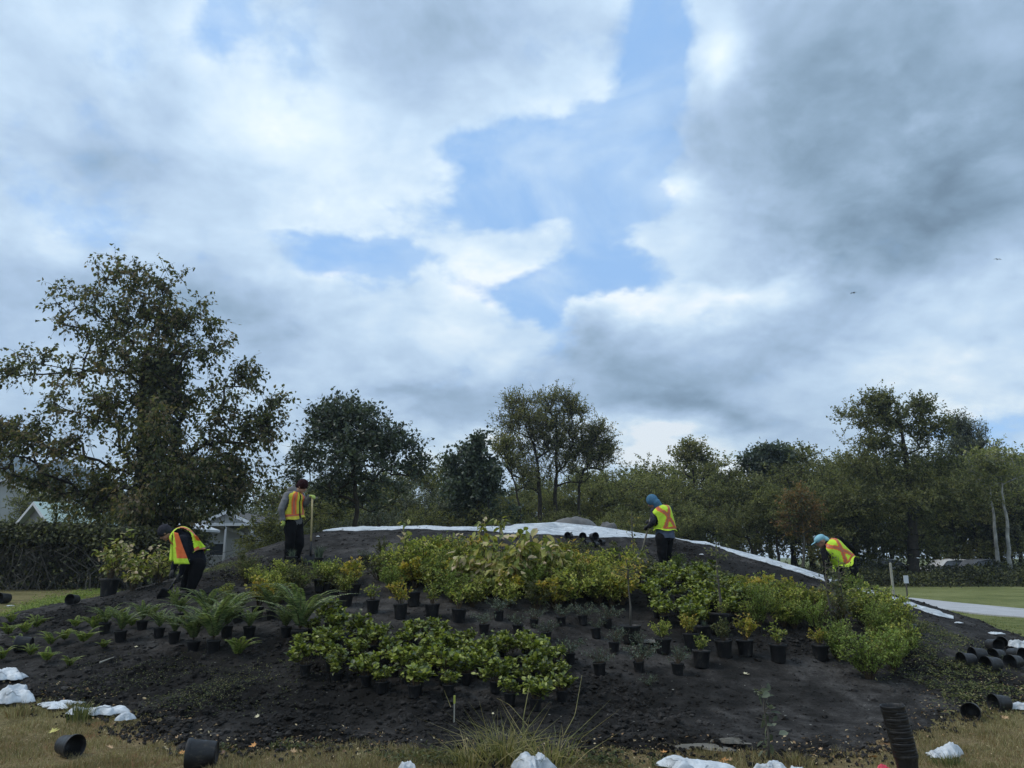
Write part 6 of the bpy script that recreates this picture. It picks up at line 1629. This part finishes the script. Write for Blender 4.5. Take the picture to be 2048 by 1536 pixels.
for a in [(103, 1467, 24, 'yellow', 'yellow fallen leaf above the smaller lying pot at lower left'), (221, 1499, 20, 'tan', 'tan fallen leaf to the right of the smaller lying pot'), (362, 1510, 20, 'orange', 'orange fallen leaf against the larger lying pot, left side'), (355, 1488, 22, 'tan', 'tan fallen leaf above the larger lying pot'),
          (460, 1500, 24, 'tan', 'tan fallen leaf right of the larger lying pot'), (508, 1497, 20, 'orange', 'orange fallen leaf alone on the weedy edge right of the larger lying pot'), (445, 1510, 16, 'brown', 'brown fallen leaf beside the larger lying pot, right side'), (638, 1497, 22, 'cream', 'cream fallen leaf at the soil edge, left of the reddish one'), (651, 1508, 24, 'brown', 'reddish-brown fallen leaf at the soil edge at the bottom left of centre'),
          (702, 1493, 14, 'cream', 'small pale heart-shaped fallen leaf on the soil edge'), (586, 1508, 18, 'tan', 'pale tan fallen leaf on the dry grass left of the cream one'), (765, 1524, 18, 'orange', 'orange fallen leaf at the bottom, left of a small white bag'), (780, 1519, 16, 'tan', 'tan fallen leaf nearest the small white bag at the bottom'), (672, 1523, 14, 'tan', 'small tan leaf at the bottom below the reddish one'),
          (175, 1395, 14, 'tan', 'tan leaf lying on the soil above the long white bag'), (177, 1397, 10, 'yellow', 'tiny yellow leaf on the soil above the long white bag'), (1328, 1508, 20, 'orange', 'orange upright leaf at the left end of the large white bag'), (1438, 1512, 24, 'tan', 'tan leaf right of the large white bag, upper one'), (1445, 1526, 26, 'orange', 'orange-tan leaf right of the large white bag, lower one'),
          (1462, 1524, 14, 'tan', 'small tan leaf beside the lower orange-tan leaf'), (1491, 1362, 18, 'cream', 'pale curled leaf lying on bare soil in the middle of the right slope'), (1640, 1502, 12, 'tan', 'small tan leaf on the soil near the bottom right'), (1745, 1518, 26, 'orange', 'large tan-orange leaf left of the pot stack'), (1772, 1455, 12, 'cream', 'cream leaf on the soil touching the pot stack at left'),
          (1856, 1478, 14, 'tan', 'tan leaf on the rusty grass right of the pot stack'), (1890, 1460, 14, 'cream', 'cream leaf on the rusty grass, upper right of the stack'), (1935, 1462, 16, 'tan', 'tan leaf on the dry grass below the lone lying pot'), (1945, 1472, 16, 'tan', 'lower tan leaf on the dry grass below the lone lying pot'), (2010, 1438, 20, 'tan', 'tan leaf at the right edge below the lying pots'),
          (1904, 1445, 14, 'tan', 'tan leaf just left of the lone lying pot'), (1060, 1532, 22, 'tan', 'tan leaf lying against the bottom white bag by the grass tuft'), (1240, 1530, 20, 'brown', 'brown leaf in the weeds left of the large white bag'), (1262, 1514, 14, 'cream', 'cream leaf among weeds left of the large white bag'), (1220, 1532, 16, 'tan', 'tan leaf at the bottom in the weeds'),
          (650, 1390, 14, 'yellow', 'yellowish leaf on the soil in front of the salal patch'), (985, 1440, 8, 'cream', 'tiny pale leaf on soil in front of the salal patch'), (270, 1303, 10, 'cream', 'tiny pale leaf below the leftmost potted ferns'), (515, 1447, 14, 'cream', 'narrow pale leaf on the bare soil at lower left')]:
    fallen(*a)

# dry leaf crumbs and soil spilled over the edge of the grass
def litter_bits(name, label, n, mat, L, cond, seed, z=.012):
    r = np.random.default_rng(seed); X = r.uniform(-6, 6.5, n * 10); Yy = r.uniform(6.0, 10.0, n * 10); k = cond(X, Yy); X, Yy = X[k][:n], Yy[k][:n]; n = len(X)
    P = np.stack([X, Yy, np.maximum(surf(X, Yy), ground_z(X, Yy)) + z * (1 + r.random(n))], 1); g = Geo()
    leaves4(g, P, rvec(n, r) * [1, 1, .35], unit(rvec(n, r) * .6 + [0, 0, 1]), L * (.4 + 1.1 * r.random(n)), L * .6 * (.4 + 1. * r.random(n))); tag(g.build(name, mat), label, 'litter', kind='stuff')
M['litter'] = leafmat('dry_leaf_litter', [(.05, .035, .022), (.12, .075, .04), (.24, .15, .08), (.38, .25, .13), (.50, .40, .24)], .15, .8, 0, cl=3)
litter_bits('leaf_litter', 'small dry leaf bits scattered along the edge between grass and soil', 1500, M['litter'], .030, lambda X, Y: np.abs(soil_mask(X, Y)) < .30, 31)
litter_bits('leaf_crumbs', 'tiny dry leaf crumbs all over the near brown grass', 1200, M['litter'], .018, lambda X, Y: (soil_mask(X, Y) < 0) & (Y < 9), 32, .02)
def spill():
    r = np.random.default_rng(33); X = r.uniform(-6.5, 6.8, 90000); Yy = r.uniform(6.0, 10, 90000); m = soil_mask(X, Yy); k = (m < .05) & (m > -.38) & (r.random(len(X)) < np.exp(m * 7)); X, Yy = X[k][:9000], Yy[k][:9000]; n = len(X); s = .004 + .02 * r.random(n) ** 2.5
    bm = bmesh.new(); bmesh.ops.create_icosphere(bm, subdivisions=1, radius=1); oc = np.array([v.co[:] for v in bm.verts]); F_ = np.array([[v.index for v in f.verts] for f in bm.faces]); bm.free()
    V = oc[None] * r.uniform(.6, 1.25, (n, len(oc), 1)) * s[:, None, None] + np.stack([X, Yy, ground_z(X, Yy) + s * .5 + .004], 1)[:, None]
    tag(Geo().add(V.reshape(-1, 3), None, (F_[None] + (np.arange(n) * len(oc))[:, None, None]).reshape(-1, 3)).build('spilled_soil', M['soil']), 'dark soil crumbs spilled onto the grass edge', 'soil', kind='stuff')
spill()

# tall weed, grass tuft, twigs
g = ground_at(1542, 1520)
sapling(1538, 1522, 1392, 0, 'tall weed with pale-backed leaves at the bottom right of centre', 'lf_grey', 34, .12, .12, 401, .085, .045)
def weed_tuft(px, py, hpx, n, lab, seed, spread=.22, w=.0035, lean=1.3, mat='lf_tall'):
    g = ground_at(px, py); k = g[1] / F; t = thing('grass_tuft', lab, 'grass tuft', (g[0], g[1], float(surf(g[0], g[1])) - .01))
    _, q = grass_tuft(seed, n, hpx * k, spread, w, lean); q.build('blades', M[mat], t)
    _, q = grass_tuft(seed + 1, max(6, n // 12), hpx * k * 1.25, spread * .4, w * .7, lean * .35); q.build('seed_stems', M[mat], t)
weed_tuft(1010, 1522, 84, 200, 'big tangled tuft of long pale green grass at the bottom centre', 501)
weed_tuft(1100, 1530, 70, 130, 'right-hand part of the long grass by the bottom white bag', 503, .2)
weed_tuft(940, 1530, 56, 110, 'left-hand long grass tuft at the bottom centre, leaning left', 505, .18)
weed_tuft(160, 1440, 44, 200, 'brown grass tuft in front of the long white bag', 507, .14, .003, .5, 'lf_shrub')
weed_tuft(40, 1432, 30, 150, 'brown grass tuft in front of the left-edge white bags', 509, .14, .003, .5, 'blade_dry')
weed_tuft(1900, 1535, 30, 160, 'dark grass tuft under the torn white bag at right', 511, .14, .003, .5, 'lf_shrub')
weed_tuft(1590, 1530, 30, 160, 'rusty grass tuft behind the small round white bag', 513, .14, .003, .5, 'blade_dry')
def twig(pts, label, r0=.005, mat='bark', name='twig'):
    P = [at(x, y, Y) for x, y, Y in pts]; g = Geo(); t = np.linspace(0, len(P) - 1, 24); Q = np.stack([np.interp(t, range(len(P)), [p[i] for p in P]) for i in range(3)], 1)
    for _ in range(2): Q[1:-1] = (Q[:-2] + 2 * Q[1:-1] + Q[2:]) / 4
    tube(g, Q, np.linspace(r0, r0 * .4, 24), 6); tag(g.build(name, M[mat], None, True), label, 'twig')
twig([(1425, 1560, 6.35), (1385, 1522, 6.42), (1345, 1490, 6.6), (1330, 1484, 6.7), (1312, 1492, 6.85)], 'dark bent twig arching over the large white bag', .006)
twig([(1450, 1560, 6.4), (1428, 1528, 6.5), (1405, 1512, 6.62)], 'short dark twig crossing the right end of the large white bag', .004)
twig([(1128, 1470, 7.2), (1150, 1430, 7.4), (1164, 1350, 8.0)], 'thin dry upright stalk right of the big grass tuft', .004, 'lf_tall')
twig([(1048, 1520, 6.9), (1046, 1440, 7.0), (1058, 1375, 7.1)], 'thick pale green stalk standing in the big grass tuft', .007, 'lf_tall')
twig([(915, 1450, 7.6), (900, 1410, 8.0), (888, 1380, 8.3)], 'thin leaning stalk in front of the salal patch', .004, 'lf_tall')
twig([(1068, 1466, 7.4), (1020, 1410, 7.9), (993, 1396, 8.2)], 'thin curved stem leaning left above the big grass tuft', .003, 'lf_tall')
twig([(200, 1325, 9.9), (228, 1314, 10.2)], 'short pale stick on the soil under the left ferns', .012, 'post')

# ------------------------------------------------------------------ the air between here and the hill
def haze():
    g = Geo(); box(g, (-350, 640, 114.5), (1700, 1400, 231)); m = bpy.data.materials.new('haze'); m.use_nodes = True; nt = m.node_tree; nt.nodes.clear()
    o = nt.nodes.new('ShaderNodeOutputMaterial'); v = nt.nodes.new('ShaderNodeVolumePrincipled'); v.inputs['Color'].default_value = (.70, .84, 1, 1); v.inputs['Density'].default_value = .0004; v.inputs['Anisotropy'].default_value = .2
    nt.links.new(v.outputs[0], o.inputs['Volume']); tag(g.build('haze', m), kind='stuff')
haze()
